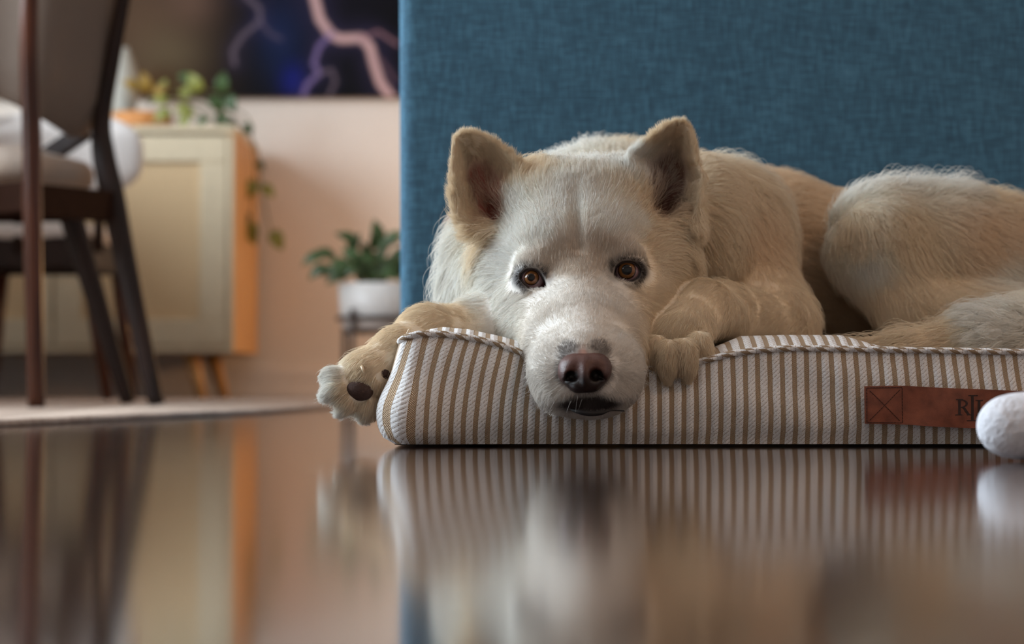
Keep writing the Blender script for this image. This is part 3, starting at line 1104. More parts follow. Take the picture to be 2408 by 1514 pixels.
def far_chair():
    D = 4.85
    p0 = floor_at(150, 943, RZ)
    root = tag(empty('dining_chair', (P(150, 0, D)[0], D, RZ)),
               'farther dining chair with pale grey rounded back, standing behind the nearest chair', 'chair')
    # backrest shell
    grid = []
    for i in range(17):
        v = i / 16
        row = []
        for j in range(25):
            u = j / 24 * 2 - 1
            th = v * 2 - 1
            # rounded rectangle profile
            hw = 205 * (1 - abs(th) ** 3.2 * .40)
            x = 132 + u * hw
            y = 366 - th * 106 * (1 - .12 * abs(u) ** 3)
            row.append(tuple(P(x, y, D + .02 + .045 * u * u * -1 - .05 * v)))
        grid.append(row)
    obj('backrest', patch(bmesh.new(), grid, .035), M['shell'], root, smooth=True)
    # seat
    bm = bmesh.new()
    cx = P(62, 0, D)[0]
    zc = P(0, 540, D)[2]
    prof = [(.20, -.022), (.215, -.01), (.22, .003), (.21, .016), (.17, .024), (.08, .028)]
    rings = []
    for r_, dz in prof:
        rings.append([bm.verts.new((cx - .02 + (abs(math.cos(a)) ** .7) * math.copysign(1, math.cos(a)) * r_ * .85 + 0,
                                    D + .24 + (abs(math.sin(a)) ** .7) * math.copysign(1, math.sin(a)) * r_, zc + dz)) for a in np.linspace(0, 2 * math.pi, 48, endpoint=False)])
    for A, B in zip(rings, rings[1:]):
        for k in range(48):
            bm.faces.new((A[k], A[(k + 1) % 48], B[(k + 1) % 48], B[k]))
    bm.faces.new(rings[-1])
    bm.faces.new(list(reversed(rings[0])))
    obj('seat', bm, M['shell'], root, smooth=True)
    # rail frame
    xl, xr = P(-90, 0, D)[0], P(196, 0, D)[0]
    zr = P(0, 590, D)[2]
    bm = bmesh.new()
    for a, b in (((xl, D + .05), (xr, D + .05)), ((xl, D + .42), (xr, D + .42)), ((xl, D + .05), (xl, D + .42)), ((xr, D + .05), (xr, D + .42))):
        add_bar(bm, (a[0], a[1], zr), (b[0], b[1], zr), .075, .024, side=(0, 0, 1))
    obj('seat_frame', bm, M['walnut_dark'], root, bevel=.003)
    for (x, y, dx, dy) in ((xr, D + .04, .062, -.02), (xl, D + .04, -.05, -.02), (xr, D + .42, .04, .03), (xl, D + .42, -.04, .03)):
        obj('leg', add_tube(bmesh.new(), [(x, y, zr + .03), (x + dx * .5, y + dy * .5, zr * .5), (x + dx, y + dy, RZ)], [.021, .018, .013], 16), M['walnut'], root, smooth=True)
    for sx in (-1, 1):
        xx = P(132 + sx * 95, 0, D)[0]
        obj('back_post', add_tube(bmesh.new(), [(xx, D + .04, zr), (xx, D + .045, P(0, 470, D)[2]), (xx, D + .03, P(0, 330, D)[2])], [.014, .013, .012], 14), M['walnut_dark'], root, smooth=True)


far_chair()


# ------------------------------------------------------------------ sofa seen from behind
def rbox(bm, lo, hi, r, seg=4):
    lo, hi = Vector(lo), Vector(hi)
    g = bmesh.ops.create_cube(bm, size=1, matrix=Matrix.Translation((lo + hi) / 2) @ Matrix.Diagonal(tuple(hi - lo) + (1,)))
    es = list({e for v in g['verts'] for e in v.link_edges})
    bmesh.ops.bevel(bm, geom=es, offset=r, segments=seg, profile=.6, affect='EDGES')
    return bm


def sofa():
    Y = 2.42
    x0 = P(935, 100, Y)[0]
    x1 = x0 + 1.75
    root = tag(empty('sofa', ((x0 + x1) / 2, Y + .4, 0)), 'teal blue woven fabric sofa turned with its flat back panel behind the dog', 'sofa')
    # flat back panel with a soft rounded upright edge
    bm = rbox(bmesh.new(), (x0, Y, .055), (x1, Y + .17, .80), .022, 5)
    # slight lean of the upright edge
    for v in bm.verts:
        if v.co.x < x0 + .05:
            v.co.x += .0035 * max(0, (.5 - v.co.z) / .5)
    obj('back_panel', bm, M['sofa'], root, smooth=True)
    obj('seat_base', rbox(bmesh.new(), (x0 + .002, Y + .171, .055), (x1 - .002, Y + .80, .24), .012), M['sofa'], root, smooth=True)
    for s_ in (0, 1):
        a = x0 + .002 if s_ == 0 else x1 - .162
        obj('arm', rbox(bmesh.new(), (a, Y + .171, .241), (a + .16, Y + .80, .58), .02), M['sofa'], root, smooth=True)
    w2 = (x1 - x0 - .33) / 2
    for k in range(2):
        a = x0 + .165 + k * w2
        obj('seat_cushion', rbox(bmesh.new(), (a + .002, Y + .30, .241), (a + w2 - .002, Y + .81, .40), .035), M['sofa'], root, smooth=True)
        obj('back_cushion', rbox(bmesh.new(), (a + .002, Y + .172, .402), (a + w2 - .002, Y + .30, .78), .035), M['sofa'], root, smooth=True)
    for x in (x0 + .10, x1 - .10):
        for y in (Y + .07, Y + .72):
            obj('leg', add_tube(bmesh.new(), [(x, y, 0), (x, y, .056)], [.016, .022], 16), M['walnut_dark'], root, smooth=True)


sofa()

# ------------------------------------------------------------------ dog bed
BY = 1.625                        # distance of the front face
BX0 = P(938, 900, BY)[0]
BX1 = BX0 + 0.86
BDEP = 0.60
BZ = P(0, 826, BY)[2]             # seam height


def smooth01(t):
    t = np.clip(t, 0, 1)
    return t * t * (3 - 2 * t)


def bed_seam(x):
    """height of the front piping along the bed, as an array function of world x"""
    px = 1204 + x / BY * FPX
    y = np.interp(px, [920, 950, 985, 1040, 1110, 1180, 1240, 1330, 1480, 1620, 1660, 1720, 1780, 1860, 1960, 2100, 2408, 2700],
                  [812, 795, 786, 786, 796, 812, 836, 865, 872, 858, 848, 833, 825, 820, 821, 824, 829, 826])
    return CAM_H + (895 - y) / FPX * BY


def bed_front_offset(x, z):
    """how far the front face is pushed back (muzzle) or bulges"""
    px = 1204 + x / BY * FPX
    dent = 0.028 * np.exp(-((px - 1378) / 120.0) ** 2) * smooth01((z - .02) / .05)
    dent = dent + 0.006 * np.exp(-((px - 1600) / 60.0) ** 2) * smooth01((z - .02) / .05)
    return dent


def dog_bed():
    root = tag(empty('dog_bed', ((BX0 + BX1) / 2, BY + BDEP / 2, 0)),
               'cream and tan striped cushion bed with piped edge lying under the dog', 'dog bed')
    nx = 330
    rc = .014                       # plan corner radius
    # perimeter (plan) points starting mid-back going round; we need param u along the perimeter
    def perim(n_front, n_side):
        pts = []
        def arc(cx, cy, a0, a1, n):
            for a in np.linspace(a0, a1, n, endpoint=False):
                pts.append((cx + rc * math.cos(a), cy + rc * math.sin(a)))
        xs0, xs1, ys0, ys1 = BX0 + rc, BX1 - rc, BY + rc, BY + BDEP - rc
        for y in np.linspace(ys1, ys0, n_side, endpoint=False):
            pts.append((BX0, y))
        arc(xs0, ys0, math.pi, 1.5 * math.pi, 12)
        for x in np.linspace(xs0, xs1, n_front, endpoint=False):
            pts.append((x, BY))
        arc(xs1, ys0, 1.5 * math.pi, 2 * math.pi, 12)
        for y in np.linspace(ys0, ys1, n_side, endpoint=False):
            pts.append((BX1, y))
        arc(xs1, ys1, 0, .5 * math.pi, 12)
        for x in np.linspace(xs1, xs0, n_front // 3, endpoint=False):
            pts.append((x, BY + BDEP))
        arc(xs0, ys1, .5 * math.pi, math.pi, 12)
        return np.array(pts)
    pp = perim(nx, 90)
    n = len(pp)
    nrm = np.roll(pp, -1, 0) - np.roll(pp, 1, 0)
    nrm = np.stack([nrm[:, 1], -nrm[:, 0]], 1)
    nrm /= np.linalg.norm(nrm, axis=1, keepdims=True)
    seg = np.linalg.norm(np.roll(pp, -1, 0) - pp, axis=1)
    U = np.concatenate([[0], np.cumsum(seg)])
    # the stripe coordinate: on the front it must equal x so that the top continues it
    i0 = 90 + 12
    U = U - U[i0] + pp[i0, 0]
    def seam_h(x, y):
        f = smooth01((y - BY) / .08)
        zf = bed_seam(np.array(x))
        return zf * (1 - f) + (BZ + .001) * f
    rows = 16
    side = []
    for r_ in range(rows + 1):
        v = r_ / rows
        sh = seam_h(pp[:, 0], pp[:, 1])
        z = .0025 + (sh - .0025) * v
        bul = .0048 * np.sin(math.pi * v)
        bulc = .0150 * np.sin(math.pi * v ** .55) + .0045 * (1 - v)
        # underside tucks in at the left corner
        inset = .004 * (1 - smooth01(v / .2))
        corner = np.exp(-((pp[:, 0] - BX0) / .05) ** 2)
        off = (bul - inset) * (1 - corner) + bulc * corner
        wr = .0011 * np.sin(pp[:, 0] * 61 + v * 5) * np.sin(v * math.pi) + .0012 * np.sin(pp[:, 0] * 23 + v * 9 + pp[:, 1] * 31) * np.sin(v * math.pi)
        wr += .0016 * np.sin(pp[:, 0] * 140 + v * 2.5) * np.exp(-((v - .5) / .45) ** 2) * smooth01((pp[:, 0] - .16) / .1)
        off = off + wr
        x = pp[:, 0] + nrm[:, 0] * off
        y = pp[:, 1] + nrm[:, 1] * off
        front = smooth01(1 - (pp[:, 1] - BY) / .04)
        y = y + bed_front_offset(x, z) * front
        # left front corner droops outwards low down
        side.append(np.stack([x, y, z], 1))
    me_v = np.concatenate(side)
    faces, uvs = [], []
    H = BZ
    for r_ in range(rows):
        for i in range(n):
            j = (i + 1) % n
            faces.append((r_ * n + i, r_ * n + j, (r_ + 1) * n + j, (r_ + 1) * n + i))
            # stripes lean near the left corner
            def uvp(k, rr):
                u = U[k]
                x = pp[k % n, 0]
                v = rr / rows
                px = 1204 + x / BY * FPX
                lean = np.interp(px, [900, 960, 1060, 1180, 1350, 1700], [.000, .007, .015, .012, .001, 0]) * v * v * (1 if pp[k % n, 1] < BY + .05 else 0)
                lean2 = np.interp(px, [1700, 1900, 2100, 2300], [0, -.001, -.0045, -.007]) * (1 - v) * (1 if pp[k % n, 1] < BY + .05 else 0)
                return (u - lean + lean2, v * H)
            uvs += [uvp(i, r_), uvp(i + 1, r_), uvp(i + 1, r_ + 1), uvp(i, r_ + 1)]
    me = bpy.data.meshes.new('cover_side')
    me.from_pydata(me_v.tolist(), [], faces)
    # bottom face
    uvl = me.uv_layers.new(name='UVMap')
    uvl.data.foreach_set('uv', np.array(uvs, np.float32).ravel())
    link_mesh('side_panel', me, M['bed'], root)
    # top panel: grid inside the seam outline, domed, pressed by the dog
    seam = side[-1]
    gx, gy = 230, 110
    bm = bmesh.new()
    uvlay = bm.loops.layers.uv.verify()
    xs = np.linspace(0, 1, gx)
    # radial fill: rings shrinking towards a spine
    rings = 26
    V = []
    cx, cy = (BX0 + BX1) / 2, BY + BDEP / 2
    for k in range(rings + 1):
        f = (k / rings)
        g = 1 - (1 - f) ** 1.7 if False else f
        shrink = g * (BDEP / 2 - .01)
        q = seam.copy()
        q[:, 0] = np.clip(q[:, 0], BX0 + shrink, BX1 - shrink) if k else q[:, 0]
        q[:, 1] = np.clip(q[:, 1], BY + shrink + bed_front_offset(q[:, 0], q[:, 2]) * (1 - g), BY + BDEP - shrink) if k else q[:, 1]
        dist = np.minimum(np.minimum(q[:, 0] - BX0, BX1 - q[:, 0]), np.minimum(q[:, 1] - BY, BY + BDEP - q[:, 1]))
        dist = np.clip(dist, 0, None)
        dome = .014 * smooth01(dist / .045)
        px = 1204 + q[:, 0] / np.maximum(q[:, 1], .1) * FPX
        press = np.interp(px, [1100, 1220, 1300, 1520, 1680, 1740, 1980, 2120, 2408], [0, .25, .9, .9, .5, .05, .05, .75, .85])
        dome = dome * (1 - press * np.where(q[:, 1] < BY + .3, 1, 1)) - .006 * press * smooth01(dist / .05)
        base = seam_h(q[:, 0], q[:, 1])
        q[:, 2] = (seam[:, 2] if k == 0 else base + dome)
        V.append([bm.verts.new(p) for p in q])
    for k in range(rings):
        A, B = V[k], V[k + 1]
        for i in range(n):
            j = (i + 1) % n
            if (A[i].co - A[j].co).length < 1e-7 and (B[i].co - B[j].co).length < 1e-7:
                continue
            try:
                f = bm.faces.new((A[i], A[j], B[j], B[i]))
            except ValueError:
                continue
            for lp in f.loops:
                lp[uvlay].uv = (lp.vert.co.x, lp.vert.co.y)
    bmesh.ops.remove_doubles(bm, verts=bm.verts, dist=1e-5)
    bmesh.ops.recalc_face_normals(bm, faces=bm.faces)
    obj('top_panel', bm, M['bed'], root, smooth=True)
    # piping along the top seam, and along the floor edge
    pts = [Vector((p[0], p[1] - .001, p[2] + .0005)) for p in seam]
    bm = bmesh.new()
    add_tube(bm, pts, .0026, 10, closed=True, uv=True)
    obj('piping', bm, M['piping'], root, smooth=True)
    bot = side[0]
    bm = bmesh.new()
    vs = [bm.verts.new((p[0], p[1], .002)) for p in bot]
    bm.faces.new(vs)
    obj('bottom_panel', bm, M['thread'], root)

    # leather patch
    def fp(x, y, lift=0.0):
        p = P(x, y, BY - .012 - lift)
        return p
    bm = bmesh.new()
    top = [(2033, 908), (2124, 907), (2200, 911), (2300, 915), (2400, 919), (2500, 922)]
    botm = [(2034, 996), (2124, 998), (2200, 1003), (2300, 1007), (2400, 1010), (2500, 1012)]
    T = spline([fp(*q) for q in top], 40)
    B_ = spline([fp(*q) for q in botm], 40)
    rowsP = []
    for v in np.linspace(0, 1, 8):
        rowsP.append([tuple(lerp(T[i], B_[i], v) + np.array([0, -.0012 * math.sin(i * .42) * math.sin(math.pi * v) - .002 * math.sin(i / 39 * math.pi), 0])) for i in range(40)])
    A = [[bm.verts.new(p) for p in r_] for r_ in rowsP]
    Bk = [[bm.verts.new((p[0], p[1] + .0016, p[2])) for p in r_] for r_ in rowsP]
    for i in range(7):
        for j in range(39):
            bm.faces.new((A[i][j], A[i][j + 1], A[i + 1][j + 1], A[i + 1][j]))
            bm.faces.new((Bk[i][j], Bk[i + 1][j], Bk[i + 1][j + 1], Bk[i][j + 1]))
    for j in range(39):
        bm.faces.new((A[0][j], Bk[0][j], Bk[0][j + 1], A[0][j + 1]))
        bm.faces.new((A[7][j], A[7][j + 1], Bk[7][j + 1], Bk[7][j]))
    for i in range(7):
        bm.faces.new((A[i][0], A[i + 1][0], Bk[i + 1][0], Bk[i][0]))
        bm.faces.new((A[i][39], Bk[i][39], Bk[i + 1][39], A[i + 1][39]))
    bmesh.ops.recalc_face_normals(bm, faces=bm.faces)
    pt = obj('leather_patch', bm, M['leather'], root, smooth=True)
    pt.data.set_sharp_from_angle(angle=math.radians(40))
    Ag = np.array(rowsP)

    def on_patch(x, y, lift=.0003):
        # bilinear lookup of the patch surface under a pixel
        u = np.clip((x - 2033) / (2500 - 2033), 0, 1)
        top_y = np.interp(x, [q[0] for q in top], [q[1] for q in top])
        bot_y = np.interp(x, [q[0] for q in botm], [q[1] for q in botm])
        v = np.clip((y - top_y) / (bot_y - top_y), 0, 1)
        xs_ = np.array([1204 + p[0] / p[1] * FPX for p in Ag[0]])
        jf = np.interp(x, xs_, np.arange(40))
        j = int(min(38, jf)); fj = jf - j
        i = int(min(6, v * 7)); fi = v * 7 - i
        a = lerp(lerp(Ag[i, j], Ag[i, j + 1], fj), lerp(Ag[i + 1, j], Ag[i + 1, j + 1], fj), fi)
        return Vector((a[0], a[1] - lift, a[2]))
    # stitches: square and cross
    bm = bmesh.new()
    def stitch(x0, y0, x1, y1, r_=.00028, gap=.0):
        L = math.hypot(x1 - x0, y1 - y0)
        k = max(1, int(L / 7))
        for q in range(k):
            a, b = (q + .08) / k, (q + .92) / k
            add_tube(bm, [on_patch(lerp(x0, x1, a), lerp(y0, y1, a)), on_patch(lerp(x0, x1, b), lerp(y0, y1, b))], r_, 6)
    stitch(2037, 912, 2121, 911); stitch(2121, 911, 2122, 994); stitch(2122, 994, 2037, 993); stitch(2037, 993, 2037, 912)
    stitch(2044, 918, 2116, 990); stitch(2116, 916, 2044, 988)
    obj('stitching', bm, M['thread'], pt, smooth=True)
    # monogram, serif letters built from strokes: small R, tall L, small L
    bm = bmesh.new()
    def poly(pts_):
        top_ = [bm.verts.new(on_patch(x, y, .00035)) for x, y in pts_]
        low_ = [bm.verts.new(on_patch(x, y, -.0002)) for x, y in pts_]
        bm.faces.new(top_)
        m = len(pts_)
        for i in range(m):
            bm.faces.new((top_[i], low_[i], low_[(i + 1) % m], top_[(i + 1) % m]))
    def rect(x0, y0, x1, y1):
        poly([(x0, y0), (x1, y0), (x1, y1), (x0, y1)])
    # R
    rect(2252, 939, 2258, 975)
    rect(2247, 938, 2264, 940); rect(2245, 974, 2262, 976)
    c = [(2258 + 17 * math.sin(a) * (1 if a else 1), 948.5 - 9.5 * math.cos(a)) for a in np.linspace(0, math.pi, 14)]
    ci = [(2258 + 12 * math.sin(a), 948.5 - 7.8 * math.cos(a)) for a in np.linspace(0, math.pi, 14)]
    for i in range(13):
        poly([c[i], c[i + 1], ci[i + 1], ci[i]])
    poly([(2261, 957), (2267, 956), (2280, 974), (2274, 975)])
    rect(2273, 974, 2283, 976)
    # tall L
    rect(2283, 931, 2289, 988)
    rect(2276, 929, 2299, 931)
    rect(2273, 987.5, 2312, 989.5)
    poly([(2312, 978), (2314, 978), (2313, 989.5), (2308, 989.5)])
    # small L
    rect(2299, 941, 2305, 976)
    rect(2294, 940, 2311, 942)
    rect(2295, 975, 2322, 977)
    poly([(2321, 966), (2323, 966), (2322, 977), (2317, 977)])
    obj('monogram', bm, M['ink'], pt)


dog_bed()

# ------------------------------------------------------------------ the dog
EAR_L = [(1062, 352), (1066, 322), (1082, 306), (1108, 303), (1140, 314), (1172, 332), (1200, 356), (1222, 385), (1234, 425), (1228, 470), (1205, 515), (1165, 548), (1112, 550), (1076, 520), (1062, 475), (1060, 410)]
EAR_R = [(1482, 365), (1500, 345), (1530, 315), (1560, 292), (1590, 279), (1615, 281), (1630, 300), (1638, 335), (1645, 375), (1662, 410), (1655, 460), (1648, 520), (1622, 556), (1575, 545), (1530, 500), (1500, 450), (1484, 405)]
EYE_L = [(1224, 650), (1230, 640), (1240, 634), (1252, 633), (1264, 637), (1272, 647), (1279, 660), (1284, 675), (1274, 679), (1260, 681), (1246, 677), (1234, 667), (1227, 658)]
EYE_R = [(1446, 652), (1447, 636), (1453, 624), (1465, 617), (1480, 616), (1494, 620), (1503, 629), (1505, 640), (1500, 651), (1488, 659), (1473, 662), (1458, 659)]
EYE_RAD = 0.0118
EYC_L = P(1254, 658, 1.6840)
EYC_R = P(1475, 640, 1.6840)


def loopc(pts, k=5):
    """closed smooth curve through pts"""
    p = np.array(list(pts), float)
    n = len(p)
    q = np.concatenate([p[-2:], p, p[:3]])
    out = []
    for i in range(n):
        p0, p1, p2, p3 = q[i + 1], q[i + 2], q[i + 3], q[i + 4]
        for f in np.linspace(0, 1, k, endpoint=False):
            out.append(0.5 * ((2 * p1) + (-p0 + p2) * f + (2 * p0 - 5 * p1 + 4 * p2 - p3) * f ** 2 + (-p0 + 3 * p1 - 3 * p2 + p3) * f ** 3))
    return np.array(out)


def E(x, y, D, rx, ry, rz, **kw):
    """ellipsoid, centre in pixels + distance, radii in cm"""
    return ell(P(x, y, D), (rx / 100, ry / 100, rz / 100), rot(**kw) if kw else None)


def K(a, ra, b, rb):
    return cap(P(*a), P(*b), ra / 100, rb / 100)


def ear_prim(outline, D0, lean, deep, thick):
    """cupped ear: outline gives the silhouette, the inner face is hollowed, the back is rounded"""
    w_ = np.array([P(x, y, D0) for x, y in outline])
    poly = w_[:, [0, 2]]
    x0, z0 = poly.min(0) - .004
    x1, z1 = poly.max(0) + .004
    zb = poly[:, 1].min()

    def fn(X, Y, Z):
        XX, ZZ = np.broadcast_arrays(X, Z)
        XX, ZZ = XX[:, :1, :], ZZ[:, :1, :]
        d2 = poly2d(XX, ZZ, poly.tolist())
        ins = np.clip(-d2, 0, .03)
        front = D0 + lean * (ZZ - zb) + deep * (1 - np.exp(-(ins / .010) ** 2))
        back = D0 + lean * (ZZ - zb) + thick + deep * 1.25 * (1 - np.exp(-(ins / .009) ** 1.5))
        mid, hw = (front + back) / 2, (back - front) / 2
        q = np.abs(Y - mid) - hw + .0035
        dd = d2 + .0035
        return (np.minimum(np.maximum(q, dd), 0) + np.hypot(np.maximum(q, 0), np.maximum(dd, 0)) - .0035).astype(np.float32)
    return fn, np.array([x0, D0 - .03, z0]), np.array([x1, D0 + .08, z1])


def build_dog():
    root = tag(empty('dog', tuple(P(1700, 760, 1.9)[:2]) + (BZ,)),
               'long haired white dog with upright ears resting its chin over the striped bed edge', 'dog')
    f = Field((-.17, 1.46, .005), (.60, 2.28, .315), .002)
    # torso
    f.add(E(1440, 590, 2.06, 9.5, 12, 10.2), .03)
    f.add(K((1470, 600, 2.04), 9.8, (1800, 628, 2.06), 9.0), .03)
    f.add(K((1800, 628, 2.06), 9.0, (2050, 660, 2.07), 8.0), .03)
    f.add(K((2050, 660, 2.07), 8.0, (2420, 700, 2.08), 7.6), .03)
    f.add(E(1375, 520, 1.98, 7.0, 8, 6.8), .03)
    # neck
    f.add(K((1390, 590, 1.84), 7.6, (1500, 590, 2.0), 9.6), .03)
    f.add(E(1160, 620, 1.815, 3.6, 5, 6.4), .025)
    f.add(E(1200, 700, 1.80, 4.4, 5, 4.8), .025)
    f.add(E(1640, 560, 1.86, 5.0, 7, 7.5), .03)
    f.add(E(1700, 560, 1.92, 6.5, 7, 7.0), .03)
    # shoulder and upper arm
    f.add(K((1690, 560, 1.90), 6.0, (1825, 765, 1.84), 3.3), .025)
    f.add(E(1765, 745, 1.86, 5.6, 5, 3.4), .02)
    # haunch
    f.add(E(2185, 610, 1.95, 8.5, 6.5, 6.5, ay=18), .018)
    f.add(E(2065, 560, 1.92, 4.4, 5, 4.8), .02)
    f.add(K((2070, 600, 1.92), 4.4, (2170, 755, 1.90), 3.2), .02)
    f.add(E(2330, 640, 1.99, 9.5, 8, 7.6, ay=18), .03)
    f.add(E(2480, 700, 2.00, 8, 8, 6.8), .03)
    f.add(E(2280, 740, 1.90, 8, 4, 3.0), .02)
    # tail lying forward along the bed
    f.add(K((2010, 816, 1.75), .6, (2150, 808, 1.745), 1.1), .006)
    f.add(K((2150, 808, 1.745), 1.1, (2300, 785, 1.755), 2.1), .008)
    f.add(K((2300, 785, 1.755), 2.1, (2480, 758, 1.80), 3.0), .008)
    # ---- head: skull
    f.add(E(1360, 535, 1.765, 7.0, 7.4, 5.0), .03)
    f.add(E(1352, 470, 1.775, 6.0, 6.5, 3.4), .02)
    f.add(E(1292, 580, 1.712, 3.2, 3.4, 3.0), .02)
    f.add(E(1425, 566, 1.712, 3.2, 3.4, 3.0), .02)
    f.add(E(1358, 625, 1.712, 2.6, 3.0, 3.6), .03)
    f.add(E(1215, 650, 1.755, 3.9, 4.6, 4.6), .022)
    f.add(E(1525, 635, 1.755, 4.2, 4.8, 4.4), .022)
    f.add(E(1248, 745, 1.715, 3.3, 4.0, 3.8), .022)
    f.add(E(1505, 730, 1.715, 3.3, 4.0, 3.8), .022)
    # brow ridges and cheek bones
    f.add(E(1268, 615, 1.687, 1.6, 1.1, .8, ay=-14), .012)
    f.add(E(1462, 598, 1.687, 1.6, 1.1, .8, ay=6), .012)
    f.add(E(1235, 710, 1.695, 1.7, 1.4, 1.0, ay=25), .014)
    f.add(E(1508, 692, 1.695, 1.7, 1.4, 1.0, ay=-25), .014)
    # muzzle
    f.add(K((1364, 690, 1.716), 3.8, (1372, 800, 1.642), 4.1), .024)
    f.add(K((1285, 755, 1.710), 2.6, (1322, 830, 1.636), 3.1), .022)
    f.add(K((1457, 745, 1.710), 2.6, (1432, 830, 1.636), 3.1), .022)
    f.add(K((1363, 650, 1.690), 1.7, (1373, 830, 1.580), 1.75), .014)
    f.add(E(1378, 870, 1.603, 4.0, 4.2, 3.6), .015)
    f.add(E(1310, 880, 1.598, 2.3, 3.2, 3.0, ay=-10), .012)
    f.add(E(1446, 878, 1.598, 2.3, 3.2, 3.0, ay=10), .012)
    f.add(E(1325, 930, 1.588, 1.9, 2.2, 1.15, ay=12), .008)
    f.add(E(1437, 925, 1.588, 1.9, 2.2, 1.15, ay=-12), .008)
    f.add(E(1388, 945, 1.600, 2.6, 2.4, 1.35), .006)
    f.add(E(1374, 865, 1.573, 1.9, 1.6, 1.7), .008)
    # furrow on the forehead, groove under the nose
    f.sub(cap(P(1352, 430, 1.702), P(1358, 590, 1.6700), .0020, .0016), .010)
    f.sub(cap(P(1377, 925, 1.558), P(1382, 948, 1.560), .0014, .0016), .004)
    # mouth line
    mp = [(1338, 960, 1.566), (1362, 958, 1.562), (1385, 954, 1.561), (1412, 957, 1.562), (1440, 958, 1.565), (1466, 966, 1.572)]
    for a, b in zip(mp, mp[1:]):
        f.sub(cap(P(*a), P(*b), .0017, .0017), .003)
    # ---- ears
    f.add(ear_prim(EAR_L, 1.728, .10, .030, .008), .006)
    f.add(ear_prim(EAR_R, 1.728, .10, .034, .008), .006)
    f.add(K((1190, 530, 1.76), 2.2, (1160, 500, 1.79), 2.0), .012)
    f.add(K((1565, 530, 1.76), 2.2, (1590, 500, 1.79), 2.2), .012)
    f.sub(E(1140, 440, 1.722, 1.5, 3.4, 2.8, ay=-22), .010)
    f.sub(E(1158, 482, 1.722, 1.15, 4.6, 1.7, ay=-22), .008)
    f.sub(E(1574, 425, 1.722, 1.75, 3.6, 3.1, ay=14), .010)
    f.sub(E(1572, 465, 1.722, 1.35, 4.8, 1.9, ay=14), .008)
    f.add(E(1245, 455, 1.765, 2.6, 3, 2.6), .015)
    f.add(E(1478, 440, 1.765, 2.4, 3, 2.4), .015)
    # ---- eyes: lid mounds, then the openings
    for ec, outl in ((EYC_L, EYE_L), (EYC_R, EYE_R)):
        f.add(ell(ec, (EYE_RAD + .0016,) * 3), .016)
        pl = np.array([P(x, y, ec[1] - EYE_RAD)[[0, 2]] for x, y in loopc(outl, 3)])
        lo2, hi2 = pl.min(0), pl.max(0)
        def eyecut(X, Y, Z, pl=pl, ec=ec):
            XX, ZZ = np.broadcast_arrays(X, Z)
            d2 = poly2d(XX[:, :1, :], ZZ[:, :1, :], pl.tolist()) - .0004
            return np.maximum(d2, Y - ec[1] - .002).astype(np.float32)
        f.sub((eyecut, np.array([lo2[0], ec[1] - .04, lo2[1]]), np.array([hi2[0], ec[1] + .004, hi2[1]])), .0012)
    # ---- foreleg on the left of the picture, hanging over the bed corner
    f.add(K((1260, 760, 1.76), 3.2, (1130, 765, 1.73), 2.4), .02)
    f.add(K((1130, 768, 1.73), 2.3, (1010, 775, 1.692), 1.85), .012)
    f.add(E(1000, 768, 1.69, 2.3, 1.9, 1.7), .010)
    f.add(K((1000, 775, 1.690), 1.75, (935, 820, 1.668), 1.75), .010)
    f.add(K((935, 820, 1.668), 1.75, (868, 878, 1.655), 2.1), .010)
    f.add(E(862, 895, 1.660, 2.3, 1.7, 2.2, ay=25), .010)
    for x, y, D, r1, r2, a in ((800, 886, 1.650, 1.3, .95, 0), (795, 915, 1.645, 1.3, .92, -25), (822, 938, 1.645, 1.3, .95, -52), (864, 947, 1.650, 1.25, 1.0, -80)):
        f.add(E(x, y, D, r1, 1.05, r2, ay=a), .004)
    f.add(E(866, 912, 1.668, 2.6, 1.6, 2.3), .010)
    # ---- foreleg on the right of the picture, folded under the cheek
    f.add(K((1825, 768, 1.83), 3.0, (1700, 735, 1.755), 2.6), .014)
    f.add(K((1700, 735, 1.755), 2.6, (1655, 725, 1.715), 2.35), .010)
    f.add(K((1655, 725, 1.715), 2.35, (1605, 785, 1.675), 2.2), .008)
    f.add(E(1598, 800, 1.668, 2.35, 1.6, 1.9), .008)
    for x, y, D, r1, r2, a in ((1541, 832, 1.638, .82, 1.6, 8), (1573, 846, 1.625, .88, 1.7, 3), (1612, 842, 1.626, .88, 1.7, -5), (1649, 820, 1.640, .84, 1.5, -14)):
        f.add(E(x, y, D, r1, 1.1, r2, ay=a), .0045)
    # rest on the bed
    me = f.mesh('body')
    body = link_mesh('body', me, mat_attr('dog skin', .6, 900, .15), root)
    nv = len(me.vertices)
    co = np.empty(nv * 3, np.float32); me.vertices.foreach_get('co', co); co = co.reshape(-1, 3)
    no = np.empty(nv * 3, np.float32); me.vertex_normals.foreach_get('vector', no); no = no.reshape(-1, 3)
    # ------- colouring shared by skin and fur
    def lin(c): return np.array(srgb(*c)[:3])
    WHITE, CREAM, TAN = lin((250, 245, 237)), lin((246, 228, 202)), lin((238, 214, 184))
    MUZ, BROW = lin((236, 230, 222)), lin((214, 200, 184))
    PINK, DARK, GREY = lin((158, 92, 78)), lin((44, 32, 30)), lin((112, 98, 96))
    polyL = np.array([P(x, y, 1.728)[[0, 2]] for x, y in EAR_L])
    polyR = np.array([P(x, y, 1.728)[[0, 2]] for x, y in EAR_R])
